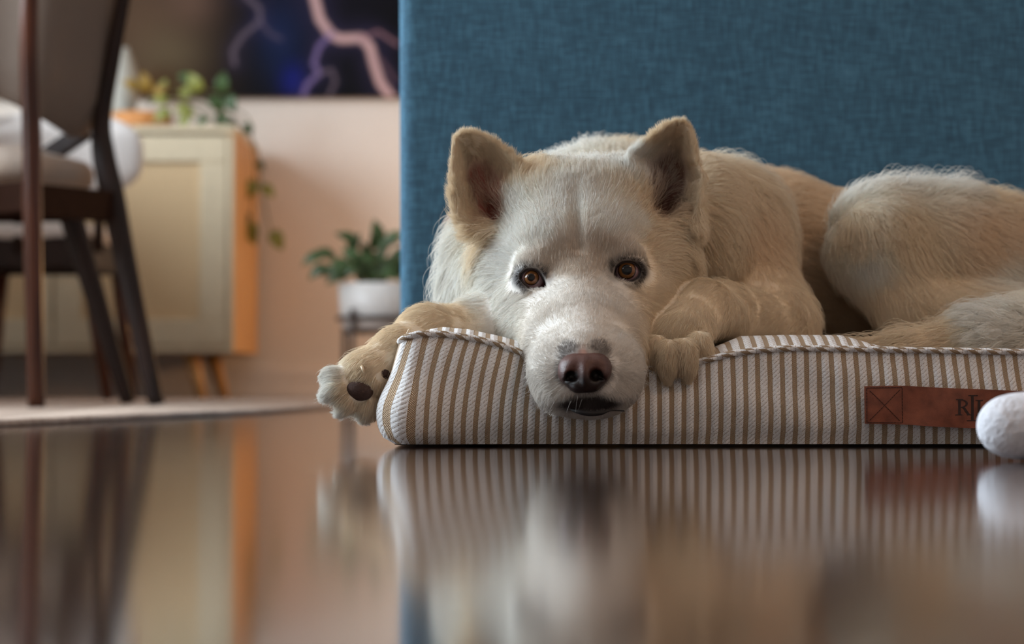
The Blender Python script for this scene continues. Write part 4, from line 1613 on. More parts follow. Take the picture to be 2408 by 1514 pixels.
    # guides: x, y, D, direction (right, up, away), length mm, lift, density per cm2, colour
    G_ = [
        # muzzle and face
        (1372, 800, 1.56, 0, 1, .5, 3.5, .12, 560, 'M'), (1366, 720, 1.62, 0, 1, .6, 4.5, .14, 560, 'M'),
        (1300, 830, 1.575, -.5, .5, .7, 5, .12, 560, 'M'), (1460, 830, 1.575, .5, .5, .7, 5, .12, 560, 'M'),
        (1262, 900, 1.60, -.4, -.5, .7, 7, .18, 560, 'M'), (1490, 900, 1.60, .4, -.5, .7, 7, .15, 560, 'M'),
        (1320, 900, 1.56, -.7, -.5, .2, 6, .16, 560, 'M'), (1435, 900, 1.56, .7, -.5, .2, 6, .16, 560, 'M'),
        (1345, 935, 1.56, -.3, -1, 0, 6, .25, 560, 'M'), (1415, 935, 1.56, .3, -1, 0, 6, .25, 560, 'M'),
        (1388, 975, 1.585, 0, -.6, .8, 5, .15, 480, 'M'), (1285, 945, 1.59, -.5, -.9, .4, 8, .22, 560, 'M'),
        (1364, 640, 1.66, 0, 1, .4, 6, .18, 560, 'B'), (1322, 612, 1.675, -.1, 1, .3, 8, .22, 560, 'B'), (1430, 598, 1.675, .1, 1, .3, 8, .22, 560, 'B'), (1310, 690, 1.65, -.5, .5, .5, 5, .14, 560, 'M'), (1420, 680, 1.65, .5, .5, .5, 5, .14, 560, 'M'),
        (1290, 560, 1.685, -.35, .95, .3, 10, .2, 300, 'W'), (1430, 545, 1.685, .35, .95, .3, 10, .2, 300, 'W'),
        (1352, 480, 1.70, 0, 1, .5, 11, .22, 300, 'W'), (1350, 415, 1.75, 0, .9, .7, 15, .28, 260, 'W'),
        (1300, 405, 1.76, -.1, 1, .3, 20, .5, 260, 'W'), (1420, 400, 1.76, .1, 1, .3, 20, .5, 260, 'W'),
        (1240, 725, 1.69, -.6, -.4, .6, 9, .15, 300, 'W'), (1185, 690, 1.72, -.75, -.55, .3, 16, .22, 280, 'W'),
        (1195, 610, 1.71, -.85, .15, .4, 14, .2, 280, 'W'), (1235, 560, 1.71, -.6, .7, .3, 13, .22, 280, 'W'),
        (1510, 710, 1.69, .6, -.4, .6, 9, .15, 300, 'C'), (1570, 650, 1.72, .8, -.4, .4, 14, .18, 280, 'C'),
        (1530, 575, 1.71, .8, .3, .5, 12, .2, 280, 'C'), (1490, 540, 1.71, .6, .7, .4, 12, .2, 280, 'W'),
        (1255, 800, 1.69, -.3, -.7, .6, 10, .15, 280, 'W'), (1500, 790, 1.69, .3, -.5, .7, 8, .12, 280, 'C'),
        # ear bases
        (1215, 500, 1.73, -.6, .75, .0, 20, .35, 260, 'W'), (1250, 430, 1.75, -.3, .95, .1, 24, .6, 260, 'C'),
        (1500, 500, 1.73, .5, .6, .0, 20, .35, 260, 'C'), (1475, 420, 1.75, .2, .95, .1, 24, .6, 260, 'W'),
        (1150, 545, 1.74, -.5, -.6, .0, 24, .4, 240, 'C'), (1600, 550, 1.74, .5, -.5, .0, 24, .35, 240, 'C'),
        (1640, 520, 1.76, .6, -.5, .2, 24, .4, 240, 'C'), (1540, 530, 1.72, .6, .2, .0, 20, .3, 240, 'C'),
        # ears
        (1066, 350, 1.74, -.25, .9, .1, 6, .3, 420, 'C'), (1100, 306, 1.74, 0, 1, .1, 6, .3, 420, 'C'),
        (1180, 340, 1.74, .3, .9, 0, 8, .3, 420, 'C'), (1224, 400, 1.74, .5, .8, 0, 13, .35, 380, 'C'),
        (1062, 450, 1.74, -.6, .4, .1, 12, .4, 380, 'C'), (1066, 510, 1.75, -.8, -.3, .1, 22, .5, 280, 'C'),
        (1120, 335, 1.745, .0, .9, .2, 6, .12, 420, 'C'), (1085, 420, 1.745, -.3, .8, .2, 7, .15, 420, 'C'),
        (1090, 500, 1.745, .3, .6, -.2, 16, .2, 260, 'C'),
        (1200, 420, 1.745, -.6, .6, -.3, 15, .25, 320, 'C'),
        (1605, 282, 1.74, .1, 1, .1, 6, .3, 420, 'C'), (1530, 320, 1.74, -.3, .9, 0, 8, .3, 420, 'C'),
        (1490, 370, 1.74, -.4, .9, 0, 12, .35, 380, 'W'), (1640, 350, 1.74, .4, .8, .1, 8, .35, 420, 'C'),
        (1660, 420, 1.75, .7, .4, .1, 14, .4, 320, 'C'), (1600, 315, 1.745, 0, .9, .2, 6, .12, 420, 'C'),
        (1640, 430, 1.745, -.3, -.4, -.1, 10, .15, 380, 'C'), (1520, 400, 1.745, .5, .7, -.3, 15, .25, 320, 'W'),
        # ruff on the left
        (1075, 560, 1.80, -.8, -.35, .1, 34, .6, 220, 'W'), (1068, 620, 1.80, -.7, -.6, .1, 38, .6, 220, 'W'),
        (1085, 690, 1.80, -.6, -.8, .0, 40, .5, 220, 'W'), (1110, 745, 1.78, -.35, -.95, -.1, 30, .3, 200, 'W'),
        (1130, 620, 1.77, -.6, -.75, .0, 28, .28, 220, 'W'), (1160, 720, 1.76, -.3, -.95, -.1, 24, .22, 240, 'W'),
        # back and shoulder
        (1380, 350, 1.99, .1, .9, .5, 30, .6, 150, 'W'), (1290, 380, 1.98, -.4, .8, .5, 26, .4, 130, 'W'), (1450, 350, 2.0, .4, .8, .5, 28, .45, 130, 'C'),
        (1700, 410, 1.95, .75, .45, .3, 34, .65, 150, 'W'), (1800, 425, 2.0, .9, .1, .2, 26, .25, 130, 'T'),
        (1700, 500, 1.89, .5, -.75, .2, 26, .18, 140, 'C'), (1660, 620, 1.80, .5, -.85, .0, 24, .15, 160, 'C'),
        (1750, 600, 1.86, .45, -.85, .0, 24, .12, 140, 'T'), (1840, 700, 1.85, .4, -.9, .0, 22, .1, 140, 'C'),
        (1850, 560, 1.97, .9, -.3, .0, 24, .12, 120, 'T'), (1900, 650, 1.99, .85, -.4, .0, 24, .12, 120, 'T'),
        (1920, 470, 2.0, .9, -.1, .1, 20, .12, 120, 'T'), (1960, 740, 1.99, .8, -.3, -.1, 24, .12, 120, 'T'),
        # haunch
        (1985, 520, 1.88, .2, -.95, -.1, 24, .32, 180, 'C'), (2010, 580, 1.87, .3, -.95, -.1, 24, .3, 180, 'C'), (2000, 465, 1.91, .5, .7, .1, 28, .4, 150, 'W'),
        (2100, 450, 1.93, .5, .75, .2, 38, .75, 150, 'W'), (2220, 465, 1.95, .8, .5, .2, 40, .8, 140, 'W'),
        (2290, 500, 1.96, .9, .2, .2, 30, .3, 130, 'C'), (2030, 600, 1.88, .3, -.9, .0, 18, .15, 150, 'W'),
        (2130, 560, 1.88, .5, -.8, .0, 20, .2, 140, 'C'), (2150, 660, 1.89, .45, -.85, .0, 24, .2, 140, 'C'),
        (2280, 580, 1.92, .7, -.6, .0, 22, .2, 130, 'T'), (2330, 660, 1.92, .8, -.5, .0, 28, .25, 130, 'W'),
        (2400, 580, 1.94, .9, -.3, .0, 22, .15, 120, 'T'), (2200, 740, 1.87, .6, -.7, .0, 24, .15, 130, 'C'), (2090, 720, 1.88, .4, -.85, .0, 22, .15, 140, 'C'),
        # tail
        (2350, 740, 1.73, -.95, .15, .0, 34, .12, 150, 'W'), (2250, 770, 1.73, -1, -.1, .0, 34, .1, 150, 'C'),
        (2120, 790, 1.735, -1, .0, .0, 36, .12, 150, 'C'), (2020, 800, 1.74, -1, .05, .0, 40, .12, 150, 'C'),
        # right foreleg
        (1800, 745, 1.80, -.75, -.3, -.4, 14, .12, 200, 'C'), (1720, 690, 1.76, -.6, .1, -.6, 11, .12, 260, 'C'),
        (1665, 690, 1.70, -.5, -.6, -.5, 9, .14, 300, 'C'), (1610, 770, 1.66, -.3, -.9, -.2, 10, .18, 300, 'C'),
        (1541, 850, 1.63, -.15, -1, .0, 10, .25, 340, 'C'), (1575, 870, 1.615, 0, -1, .0, 11, .25, 340, 'C'), (1612, 866, 1.615, 0, -1, .0, 11, .25, 340, 'C'), (1650, 840, 1.63, .2, -1, .0, 10, .25, 340, 'C'),
        (1700, 760, 1.73, .1, -1, .1, 12, .14, 260, 'C'),
        # left foreleg
        (1150, 735, 1.72, -.8, -.1, -.2, 14, .2, 260, 'W'), (1060, 745, 1.70, -.95, .05, -.2, 8, .12, 320, 'C'), (1000, 728, 1.68, -.95, .0, -.1, 6, .12, 360, 'C'),
        (930, 785, 1.66, -.75, -.6, -.1, 7, .12, 360, 'C'), (1000, 780, 1.67, -.7, -.5, -.1, 7, .12, 360, 'C'), (870, 840, 1.64, -.75, -.6, .0, 8, .14, 340, 'C'),
        (785, 880, 1.64, -.95, -.1, .0, 12, .28, 320, 'W'), (775, 915, 1.635, -.85, -.5, .0, 13, .3, 320, 'W'), (800, 965, 1.64, -.6, -.8, .0, 14, .32, 320, 'W'),
        (850, 975, 1.65, -.2, -1, .0, 14, .32, 320, 'W'), (895, 965, 1.65, .0, -1, .0, 13, .3, 320, 'C'), (835, 880, 1.635, -.6, -.75, -.2, 11, .2, 340, 'C'), (900, 900, 1.65, -.2, -1, .0, 12, .15, 320, 'C'),
        (850, 950, 1.630, -.4, -.9, -.2, 12, .25, 380, 'C'), (875, 925, 1.630, .2, -.9, -.2, 10, .2, 380, 'C'), (815, 915, 1.630, -.8, -.5, -.2, 11, .25, 380, 'C'),
    ]
    gp = np.array([P(g[0], g[1], g[2]) for g in G_])
    gd = np.array([(g[3], g[5], g[4]) for g in G_], float)
    gd /= np.linalg.norm(gd, axis=1, keepdims=True)
    gs = np.array([(g[6] / 1000, g[7], g[8]) for g in G_])
    gc = np.array([{'W': WHITE, 'C': CREAM, 'T': TAN, 'M': MUZ, 'B': BROW}[g[9]] for g in G_])

    def interp(p):
        out_d = np.empty((len(p), 3)); out_s = np.empty((len(p), 3)); out_c = np.empty((len(p), 3))
        for a in range(0, len(p), 20000):
            q = p[a:a + 20000]
            d2 = ((q[:, None, :] - gp[None]) ** 2).sum(2) + 1e-6
            wt = d2 ** -2.2
            wt /= wt.sum(1, keepdims=True)
            out_d[a:a + 20000] = wt @ gd
            out_s[a:a + 20000] = wt @ gs
            out_c[a:a + 20000] = wt @ gc
        return out_d, out_s, out_c

    def zones(p, n):
        """eye rims, ear insides, mouth, pads"""
        z = {}
        eL = np.linalg.norm((p - EYC_L) * np.array([.95, .8, 1.25]), axis=1) / EYE_RAD
        eR = np.linalg.norm((p - EYC_R) * np.array([.95, .8, 1.25]), axis=1) / EYE_RAD
        # the dark hair reaches further towards the inner corners
        inL = P(1296, 668, 1.672); inR = P(1434, 652, 1.672)
        e = np.minimum(eL, eR)
        inn = np.minimum(np.linalg.norm(p - inL, axis=1), np.linalg.norm(p - inR, axis=1)) / .012
        z['eye'] = np.maximum(smooth01((1.72 - e) / .45), .55 * smooth01((1.2 - inn) / .8))
        z['lid'] = smooth01((1.22 - e) / .1)
        ear = np.zeros(len(p))
        for poly, cx, cz, rx, rz, ay in ((polyL, *P(1143, 445, 1.73)[[0, 2]], .0172, .0325, 22), (polyR, *P(1572, 428, 1.73)[[0, 2]], .0195, .0360, -14)):
            dx, dz = p[:, 0] - cx, p[:, 2] - cz
            a = math.radians(ay)
            u, v = dx * math.cos(a) + dz * math.sin(a), -dx * math.sin(a) + dz * math.cos(a)
            r_ = np.sqrt((u / rx) ** 2 + (v / rz) ** 2)
            ok = (n[:, 1] < .35) & (p[:, 1] > 1.705) & (p[:, 1] < 1.83)
            ear = np.maximum(ear, smooth01((1.05 - r_) / .35) * ok)
        z['ear'] = ear
        mc = P(1388, 955, 1.56)
        dm = np.sqrt(((p[:, 0] - mc[0]) / .0265) ** 2 + ((p[:, 1] - mc[1]) / .022) ** 2 + ((p[:, 2] - mc[2] - .0015) / .0095) ** 2)
        z['mouth'] = smooth01((1.25 - dm) / .5)
        nc = P(1374, 868, 1.553)
        dn = np.sqrt(((p[:, 0] - nc[0]) / .0205) ** 2 + ((p[:, 1] - nc[1]) / .022) ** 2 + ((p[:, 2] - nc[2]) / .0165) ** 2)
        gp1 = np.minimum(np.linalg.norm(p - P(1338, 828, 1.562), axis=1), np.linalg.norm(p - P(1410, 824, 1.562), axis=1))
        z['nose'] = np.maximum(smooth01((1.18 - dn) / .15), smooth01((.0105 - gp1) / .005) * 1.5)
        z['nose'] = np.where(np.abs(p[:, 0] - P(1372, 828, 1.562)[0]) < .0022, z['nose'] * .3, z['nose'])
        z['nosein'] = (dn < .86) & (p[:, 1] < 1.575)
        return z

    def colour(p, n, skin=False):
        d, s_, c = interp(p)
        z = zones(p, n)
        if skin:
            c = c * .92
        er = z['ear'][:, None] * (1.0 if skin else .45)
        pk = np.where((p[:, 0] > P(1355, 450, 1.73)[0])[:, None], lin((104, 68, 58)), PINK)  # right ear inside set darker, its shade painted into the skin tone
        c = c * (1 - er) + pk * er
        sp = smooth01((.0052 - np.linalg.norm((p - P(1370, 829, 1.558)) * [1, .6, 1], axis=1)) / .003)[:, None] * (1.0 if skin else .6)
        c = c * (1 - sp) + lin((206, 166, 152)) * sp
        m = np.maximum(z['mouth'] * .80, z['nose'] * .45)
        c = c * (1 - m[:, None]) + GREY * .55 * m[:, None]
        mm = (z['mouth'] ** 3)[:, None] * .75
        c = c * (1 - mm) + DARK * mm
        e_ = (z['eye'] * .96)[:, None]
        c = c * (1 - e_) + DARK * e_
        l_ = z['lid'][:, None] * (1.0 if skin else 0.85)
        c = c * (1 - l_) + DARK * .6 * l_
        return d, s_, np.clip(c, 0.01, .95), z

    _, _, cv, _ = colour(co.astype(float), no.astype(float), True)
    ca = me.color_attributes.new('Col', 'FLOAT_COLOR', 'POINT')
    ca.data.foreach_set('color', np.concatenate([cv, np.ones((nv, 1))], 1).astype(np.float32).ravel())

    # ------- eyes
    def eyeball(ec, gaze_px, ir, pr, name='eye'):
        g = P(*gaze_px, ec[1] - EYE_RAD) - ec
        g /= np.linalg.norm(g)
        bm = bmesh.new()
        bmesh.ops.create_uvsphere(bm, u_segments=160, v_segments=120, radius=EYE_RAD)
        q = Vector((0, 0, 1)).rotation_difference(Vector(g)).to_matrix().to_4x4()
        bmesh.ops.transform(bm, matrix=q, verts=bm.verts)
        me2 = bpy.data.meshes.new(name)
        bm.to_mesh(me2)
        bm.free()
        v = np.empty(len(me2.vertices) * 3, np.float32); me2.vertices.foreach_get('co', v); v = v.reshape(-1, 3) / EYE_RAD
        ang = np.arccos(np.clip(v @ g, -1, 1)) * EYE_RAD
        # cornea bulge
        bulge = .0011 * smooth01((ir * 1.12 - ang) / (ir * .9))
        axu = np.cross(g, [0, 0, 1.0]); axu /= np.linalg.norm(axu); axv = np.cross(axu, g)
        th = np.arctan2(v @ axv, v @ axu)
        spoke = .5 + .25 * np.sin(th * 37 + 2 * np.sin(th * 5)) + .25 * np.sin(th * 61 + 1)
        t = ang / ir
        amber = lin((132, 86, 46)) * (0.72 + .5 * spoke)[:, None]
        inner = lin((92, 50, 24))
        iris = amber * (1 - smooth01((.62 - t) / .2)[:, None]) + inner * smooth01((.62 - t) / .2)[:, None]
        rim = smooth01((t - .80) / .16)[:, None]
        iris = iris * (1 - rim) + lin((36, 20, 14)) * rim
        pup = smooth01((pr * 1.06 - ang) / (pr * .14))[:, None]
        iris = iris * (1 - pup) + lin((6, 5, 6)) * pup
        scl = smooth01((t - 1.0) / .06)[:, None]
        colr = iris * (1 - scl) + lin((160, 130, 134)) * scl
        far_ = smooth01((t - 1.45) / .4)[:, None]
        colr = colr * (1 - far_) + lin((96, 52, 50)) * far_
        v2 = v * (EYE_RAD + bulge)[:, None] + ec
        me2.vertices.foreach_set('co', v2.astype(np.float32).ravel())
        a2 = me2.color_attributes.new('Col', 'FLOAT_COLOR', 'POINT')
        a2.data.foreach_set('color', np.concatenate([colr, np.ones((len(v), 1))], 1).astype(np.float32).ravel())
        return link_mesh(name, me2, M_eye, root)
    M_eye = mat_attr('eye surface', .3, Coat_Weight=0.75, Coat_Roughness=0.015, Specular_IOR_Level=0.08)
    eyeL = eyeball(EYC_L, (1249, 652), .0067, .0031)
    eyeR = eyeball(EYC_R, (1474, 634), .0082, .0044)
    lidm = simple('dark eyelid skin', srgb(46, 32, 30), .4, 400, .2, .3, .0003)
    for ec, outl in ((EYC_L, EYE_L), (EYC_R, EYE_R)):
        pts = []
        for x, y in loopc(outl, 6):
            q = P(x, y, ec[1] - EYE_RAD)
            rr = np.hypot(q[0] - ec[0], q[2] - ec[2])
            dd = math.sqrt(max(0, (EYE_RAD + .0007) ** 2 - rr * rr)) if rr < EYE_RAD else 0.0
            q[1] = ec[1] - max(dd, .0015)
            pts.append(Vector(q))
        obj('eyelid', add_tube(bmesh.new(), pts, .0009, 10, closed=True), lidm, root, smooth=True)

    # ------- nose
    nf = Field(P(1290, 950, 1.53) - [0, .02, 0], P(1460, 805, 1.53) + [0, .065, 0], .0005)
    nf.add(E(1375, 862, 1.568, 1.55, 1.9, 1.15), .005)
    nf.add(E(1346, 858, 1.566, 1.05, 1.7, .85, ay=-8), .006)
    nf.add(E(1405, 856, 1.566, 1.05, 1.7, .85, ay=8), .006)
    nf.add(E(1336, 878, 1.563, .80, 1.5, .95, ay=-10), .004)
    nf.add(E(1413, 876, 1.563, .80, 1.5, .95, ay=10), .004)
    nf.add(E(1375, 880, 1.556, .62, 1.25, 1.3), .005)
    nf.add(E(1357, 905, 1.562, .80, 1.3, .62, ay=25), .004)
    nf.add(E(1394, 903, 1.562, .80, 1.3, .62, ay=-25), .004)
    nf.sub(E(1344, 885, 1.543, .50, 1.3, .50, ay=-20), .0020)
    nf.sub(E(1330, 894, 1.546, .45, .9, .17, ay=-30), .0020)
    nf.sub(E(1403, 882, 1.543, .56, 1.3, .54, ay=20), .0020)
    nf.sub(E(1419, 890, 1.546, .45, .9, .17, ay=30), .0020)
    nf.sub(cap(P(1373, 866, 1.539), P(1376, 935, 1.541), .0006, .0010), .0025)
    nme = nf.mesh('nose')
    nvv = np.empty(len(nme.vertices) * 3, np.float32); nme.vertices.foreach_get('co', nvv); nvv = nvv.reshape(-1, 3)
    ncen = P(1374, 868, 1.553)
    hz = (nvv[:, 2] - ncen[2]) / .015
    base = lin((88, 54, 45))[None] * np.ones((len(nvv), 1))
    low = smooth01((0.1 - hz) / .8)[:, None]  # nose darkened towards the bottom, shade put into its colour
    base = base * (1 - low) + lin((38, 24, 22)) * low
    side = smooth01((np.abs(nvv[:, 0] - ncen[0]) - .013) / .006)[:, None] * .5
    base = base * (1 - side) + lin((82, 54, 52)) * side
    for nx_, ny_ in ((1342, 888), (1403, 885)):
        q = P(nx_, ny_, 1.55)
        dn_ = np.hypot(nvv[:, 0] - q[0], nvv[:, 2] - q[2])
        inn = (smooth01((.0062 - dn_) / .0016) * smooth01((nvv[:, 1] - 1.5462) / .0015))[:, None]
        base = base * (1 - inn) + lin((20, 10, 10)) * inn
    na = nme.color_attributes.new('Col', 'FLOAT_COLOR', 'POINT')
    na.data.foreach_set('color', np.concatenate([base, np.ones((len(nvv), 1))], 1).astype(np.float32).ravel())
    nose = link_mesh('nose', nme, mat_attr('nose leather', .42, 1500, .5, .0003), root)
    nose['label'] = 'brown pink leathery nose'

    # ------- lips
    lipm = simple('black lip skin', srgb(20, 14, 14), .65, 300, .2, .3, .0004)
    lp = [(1340, 962, 1.568), (1360, 968, 1.5645), (1385, 972, 1.5635), (1412, 971, 1.5640), (1436, 965, 1.5665), (1468, 966, 1.572)]
    pts = spline([P(*q) for q in lp], 30)
    obj('lower_lip', add_tube(bmesh.new(), pts, [.0005 + .0017 * math.sin(math.pi * min(1, i / 24)) for i in range(30)], 12, flat=1.0), lipm, root, smooth=True)

    # ------- pads and claws
    padm = simple('dark paw pad skin', srgb(66, 44, 36), .8, 500, .25, .7, .0006)
    def pad(name, *prims):
        lo = np.min([p_[1] for p_ in prims], 0) - .003
        hi = np.max([p_[2] for p_ in prims], 0) + .003
        pf = Field(lo, hi, .0006)
        for p_ in prims:
            pf.add(p_, .003)
        link_mesh(name, pf.mesh(name), padm, root)
    pad('paw_pad', E(846, 918, 1.6385, 1.12, .70, .85, ay=10))
    pad('paw_pad', E(902, 878, 1.6440, .62, .7, .50, ay=30))
    pad('paw_pad', E(1577, 880, 1.634, .50, .5, .35))
    pad('paw_pad', E(1614, 876, 1.636, .48, .5, .35))
    pad('paw_pad', E(1548, 868, 1.645, .42, .5, .3))
    clawm = simple('horn claw', srgb(214, 190, 158), .35, 200, .1, .1)
    for pts_, r_ in (([(851, 862, 1.634), (854, 870, 1.631), (856, 878, 1.631)], .0015), ([(963, 776, 1.652), (958, 784, 1.650), (956, 788, 1.651)], .0015)):
        pts = spline([P(*q) for q in pts_], 10)
        obj('claw', add_tube(bmesh.new(), pts, [r_ * (1 - .85 * (i / 9) ** 1.5) for i in range(10)], 12), clawm, root, smooth=True)

    if not FUR:
        return
    # ------- fur
    me.calc_loop_triangles()
    nt = len(me.loop_triangles)
    tri = np.empty(nt * 3, np.int32); me.loop_triangles.foreach_get('vertices', tri); tri = tri.reshape(-1, 3)
    A, B, Cc = co[tri[:, 0]].astype(float), co[tri[:, 1]].astype(float), co[tri[:, 2]].astype(float)
    area = .5 * np.linalg.norm(np.cross(B - A, Cc - A), axis=1)
    cen = (A + B + Cc) / 3
    nrm = no[tri].mean(1).astype(float)
    nrm /= np.linalg.norm(nrm, axis=1, keepdims=True) + 1e-9
    _, ts, _ = interp(cen)
    dens = ts[:, 2] * 1e4 * FUR_K
    view = cen - np.array([0, 0, CAM_H]); view /= np.linalg.norm(view, axis=1, keepdims=True)
    facing = -(view * nrm).sum(1)
    dens *= np.where(facing > -.25, 1.0, .12)
    dens[cen[:, 2] < .045] *= np.where(cen[cen[:, 2] < .045][:, 1] > 1.70, 0, 1)
    dens[(cen[:, 2] < BZ - .012) & (cen[:, 1] > 1.70)] = 0
    cnt = rng.poisson(area * dens)
    ti = np.repeat(np.arange(nt), cnt)
    N = len(ti)
    r1, r2 = rng.random(N), rng.random(N)
    s1 = np.sqrt(r1)
    wa, wb, wc = 1 - s1, s1 * (1 - r2), s1 * r2
    p = A[ti] * wa[:, None] + B[ti] * wb[:, None] + Cc[ti] * wc[:, None]
    n_ = (no[tri[ti, 0]] * wa[:, None] + no[tri[ti, 1]] * wb[:, None] + no[tri[ti, 2]] * wc[:, None]).astype(float)
    n_ /= np.linalg.norm(n_, axis=1, keepdims=True) + 1e-9
    d, s_, c, z = colour(p, n_)
    L = s_[:, 0].copy() + .0015 * (s_[:, 0] < .008)
    lift = s_[:, 1].copy()
    keep = np.ones(N, bool)
    keep &= ~z['nosein']
    keep &= ~((z['ear'] > .5) & (rng.random(N) > .07))
    L *= 1 - .60 * z['eye']
    lift *= 1 - .5 * z['eye']
    # nothing grows across the eye openings, pads
    for ec, outl in ((EYC_L, EYE_L), (EYC_R, EYE_R)):
        pl = np.array([P(x, y, ec[1] - EYE_RAD)[[0, 2]] for x, y in loopc(outl, 3)])
        near = np.abs(p - ec).max(1) < .03
        dd = np.full(N, 1.0)
        dd[near] = poly2d(p[near][:, 0], p[near][:, 2], pl.tolist())
        keep &= ~((dd < .0010) & near)
    for (x, y, D_, rr) in ((847, 924, 1.6365, .0062), (902, 878, 1.642, .0046)):
        q = P(x, y, D_)
        keep &= ~((np.hypot((p[:, 0] - q[0]) / 1.15, p[:, 2] - q[2]) < rr) & (n_[:, 1] < 0) & (np.abs(p[:, 1] - q[1]) < .02))
    # a dog's body keeps some hairs short
    L *= rng.uniform(.65, 1.15, N)
    mouthw = z['mouth']
    L *= 1 - .35 * mouthw
    # ear wisps long
    L[z['ear'] > .5] *= 1.6
    # direction around the eyes: away from the eye
    for ec in (EYC_L, EYC_R):
        v = p - ec
        dist = np.linalg.norm(v, axis=1)
        wgt = smooth01((.026 - dist) / .012)[:, None] * .8
        v /= dist[:, None]
        v[:, 2] -= .2
        d = d * (1 - wgt) + v * wgt
    tdir = d - n_ * (d * n_).sum(1, keepdims=True)
    tn = np.linalg.norm(tdir, axis=1, keepdims=True)
    tdir = tdir / (tn + 1e-6)
    # slow waviness of the coat and per-hair scatter
    def wav(q, f_, ph):
        return np.sin(q[:, 0] * f_ + ph + 2 * np.sin(q[:, 2] * f_ * .7)) + np.sin(q[:, 2] * f_ * 1.3 + ph * 2 + q[:, 1] * f_)
    side_ = np.cross(n_, tdir)
    sway = .10 * wav(p, 160, .3) + .08 * wav(p, 420, 1.7)
    tdir = tdir + side_ * (sway + rng.normal(0, .16, N))[:, None]
    tdir /= np.linalg.norm(tdir, axis=1, keepdims=True)
    lift = np.clip(lift * rng.uniform(.6, 1.5, N) + .03, .02, 1.2)
    # fly-aways
    fly = rng.random(N) < .012 + .03 * (L > .016)
    lift[fly] += .5; L[fly] *= 1.35
    K_ = 6
    t = np.linspace(0, 1, K_)
    pos = np.empty((N, K_, 3))
    for k, tt in enumerate(t):
        up = lift * (tt - .55 * tt ** 2)
        pos[:, k] = p - n_ * .0004 + (tdir * (tt * (1 - .18 * lift))[:, None] + n_ * up[:, None]) * L[:, None]
    # wavy long hair
    wamp = np.clip((L - .012) / .02, 0, 1) * L * .07
    ph1, ph2 = rng.uniform(0, 6.28, N), rng.uniform(.7, 1.6, N)
    for k, tt in enumerate(t):
        pos[:, k] += side_ * (wamp * tt * np.sin(ph1 + tt * 6 * ph2))[:, None]
    # gravity on long hair
    g_ = np.clip((L - .016) / .03, 0, 1) * .22
    for k, tt in enumerate(t):
        pos[:, k, 2] -= g_ * L * tt ** 2
    # clumping at two scales
    def clump(cell, amount, pos):
        jit = rng.normal(0, cell * .12, (N, 3))
        key = np.floor((p + jit) / cell).astype(np.int64)
        kk = key[:, 0] * 73856093 ^ key[:, 1] * 19349663 ^ key[:, 2] * 83492791
        _, inv = np.unique(kk, return_inverse=True)
        cntc = np.bincount(inv).astype(float)
        ctr = np.stack([np.bincount(inv, tip) / cntc for tip in (pos[:, -1, 0], pos[:, -1, 1], pos[:, -1, 2])], 1)
        sc_ = rng.normal(0, 1, ctr.shape) * .06
        tipc = ctr[inv] + sc_[inv] * L[:, None]
        am = amount * rng.uniform(.5, 1, N)
        for k, tt in enumerate(t):
            pos[:, k] += (tipc - pos[:, -1] if k == -1 else (tipc - tip0)) * (am * tt ** 1.6)[:, None]
        return pos
    tip0 = pos[:, -1].copy()
    pos = clump(.0032, np.interp(L, [.005, .012], [.22, .55]), pos)
    tip0 = pos[:, -1].copy()
    big = np.clip((L - .010) / .02, 0, 1)
    pos2 = clump(.0090, .72, pos.copy())
    pos = pos * (1 - big[:, None, None]) + pos2 * big[:, None, None]
    keep &= ~(fly & (z['eye'] > .2))
    # the muzzle underside and cheeks touch the bed: leave out hairs rooted under it
    pos, c, L = pos[keep], c[keep], L[keep]
    N = len(pos)
    c = np.clip(c * rng.uniform(.88, 1.08, (N, 1)), .01, .92)
    hc = bpy.data.hair_curves.new('fur')
    hc.add_curves([K_] * N)
    hc.attributes['position'].data.foreach_set('vector', pos.astype(np.float32).ravel())
    ra = hc.attributes.get('radius') or hc.attributes.new('radius', 'FLOAT', 'POINT')
    base_r = np.clip(.00009 + L * .0030, .00009, .00016)
    rr = base_r[:, None] * (1 - .82 * t[None] ** 1.5)
    ra.data.foreach_set('value', rr.astype(np.float32).ravel())
    cc = hc.attributes.new('Col', 'FLOAT_COLOR', 'CURVE')
    cc.data.foreach_set('color', np.concatenate([c, np.ones((N, 1))], 1).astype(np.float32).ravel())
    hc.materials.append(mat_fur())
    fo = bpy.data.objects.new('fur', hc)
    C.objects.link(fo)
    fo.parent = root
    fo.matrix_parent_inverse = root.matrix_world.inverted()
    fo['kind'] = 'stuff'
    print('hairs', N, 'body verts', nv)
    # whiskers and eyelashes
    W = []
    r = random.Random(5)
    def wh(x, y, D_, dx, dz, dy, L_):
        a = P(x, y, D_)
        dd = np.array([dx, dy, dz], float); dd /= np.linalg.norm(dd)
        pts = []
        for tt in np.linspace(0, 1, 8):
            pts.append(a + dd * L_ * tt + np.array([0, 0, -1]) * L_ * .25 * tt ** 2)
        W.append(pts)
    for i in range(10):
        wh(1300 + r.uniform(-18, 12), 905 + r.uniform(-25, 25), 1.57, -1, r.uniform(-.7, .1), r.uniform(-.2, .3), r.uniform(.02, .04))
        wh(1470 + r.uniform(-12, 18), 895 + r.uniform(-25, 25), 1.575, 1, r.uniform(-.6, .2), r.uniform(-.1, .3), r.uniform(.02, .035))
    for i in range(5):
        wh(1300 + r.uniform(0, 70), 940 + r.uniform(-12, 6), 1.563, r.uniform(-.7, 0), -1, -.1, r.uniform(.006, .012))
    wh(1455, 590, 1.675, .35, 1, -.4, .03)
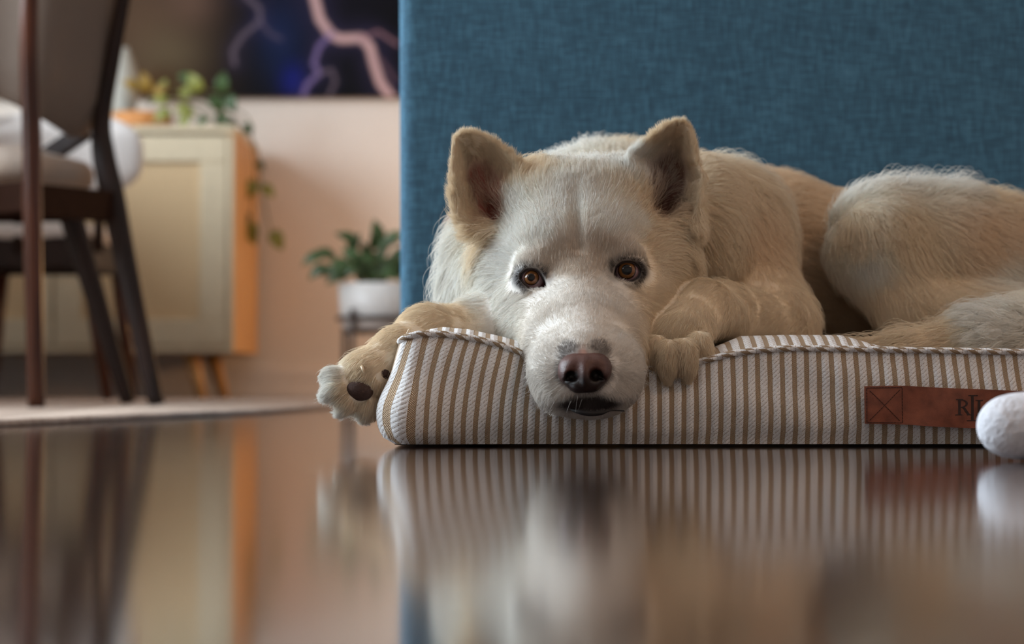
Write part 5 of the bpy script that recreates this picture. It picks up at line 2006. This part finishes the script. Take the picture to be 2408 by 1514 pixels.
    wh(1475, 588, 1.675, .6, .9, -.4, .025)
    wh(1262, 612, 1.675, -.3, 1, -.4, .022)
    hw = bpy.data.hair_curves.new('whiskers')
    hw.add_curves([8] * len(W))
    hw.attributes['position'].data.foreach_set('vector', np.array(W, np.float32).ravel())
    rw = hw.attributes.get('radius') or hw.attributes.new('radius', 'FLOAT', 'POINT')
    rw.data.foreach_set('value', np.tile(.00010 * (1 - .85 * np.linspace(0, 1, 8)), len(W)).astype(np.float32))
    cw = hw.attributes.new('Col', 'FLOAT_COLOR', 'CURVE')
    cw.data.foreach_set('color', np.tile(np.array([.8, .78, .74, 1], np.float32), len(W)))
    hw.materials.append(fo.data.materials[0])
    wo = bpy.data.objects.new('whiskers', hw)
    C.objects.link(wo)
    wo.parent = root
    wo.matrix_parent_inverse = root.matrix_world.inverted()
    wo['kind'] = 'stuff'


FUR = True
FUR_K = 1.0
build_dog()


# ------------------------------------------------------------------ plush toy at the right edge
def plush():
    D = 1.345
    root_p = floor_at(2440, 1078)
    F = 0.002
    lo = np.array([.28, D - .06, -.01]); hi = np.array([.56, D + .07, .07])
    f = Field(lo, hi, F)
    r0 = px2m(78, D)
    c = P(2385, 1003, D); c[2] = r0 * 1.0
    f.add(ell(c, (r0 * 1.12, r0 * .95, r0 * .98)), .004)
    f.add(cap(c + np.array([.02, 0, .001]), c + np.array([.11, .01, .002]), r0 * .96, r0 * .8), .012)
    f.add(ell(c + np.array([.135, .03, -.003]), (r0 * .95, r0, r0 * .9)), .01)
    f.add(ell(c + np.array([.135, -.03, -.003]), (r0 * .95, r0, r0 * .9)), .01)
    zmin = 0.0005
    me = f.mesh('plush_toy')
    co = np.zeros(len(me.vertices) * 3, np.float32)
    me.vertices.foreach_get('co', co)
    co = co.reshape(-1, 3)
    co[:, 2] -= co[:, 2].min() - zmin
    me.vertices.foreach_set('co', co.ravel())
    o = link_mesh('plush_toy', me, M['plush'])
    tag(o, 'soft white rounded plush toy on the floor in front of the brown leather patch', 'toy')


plush()
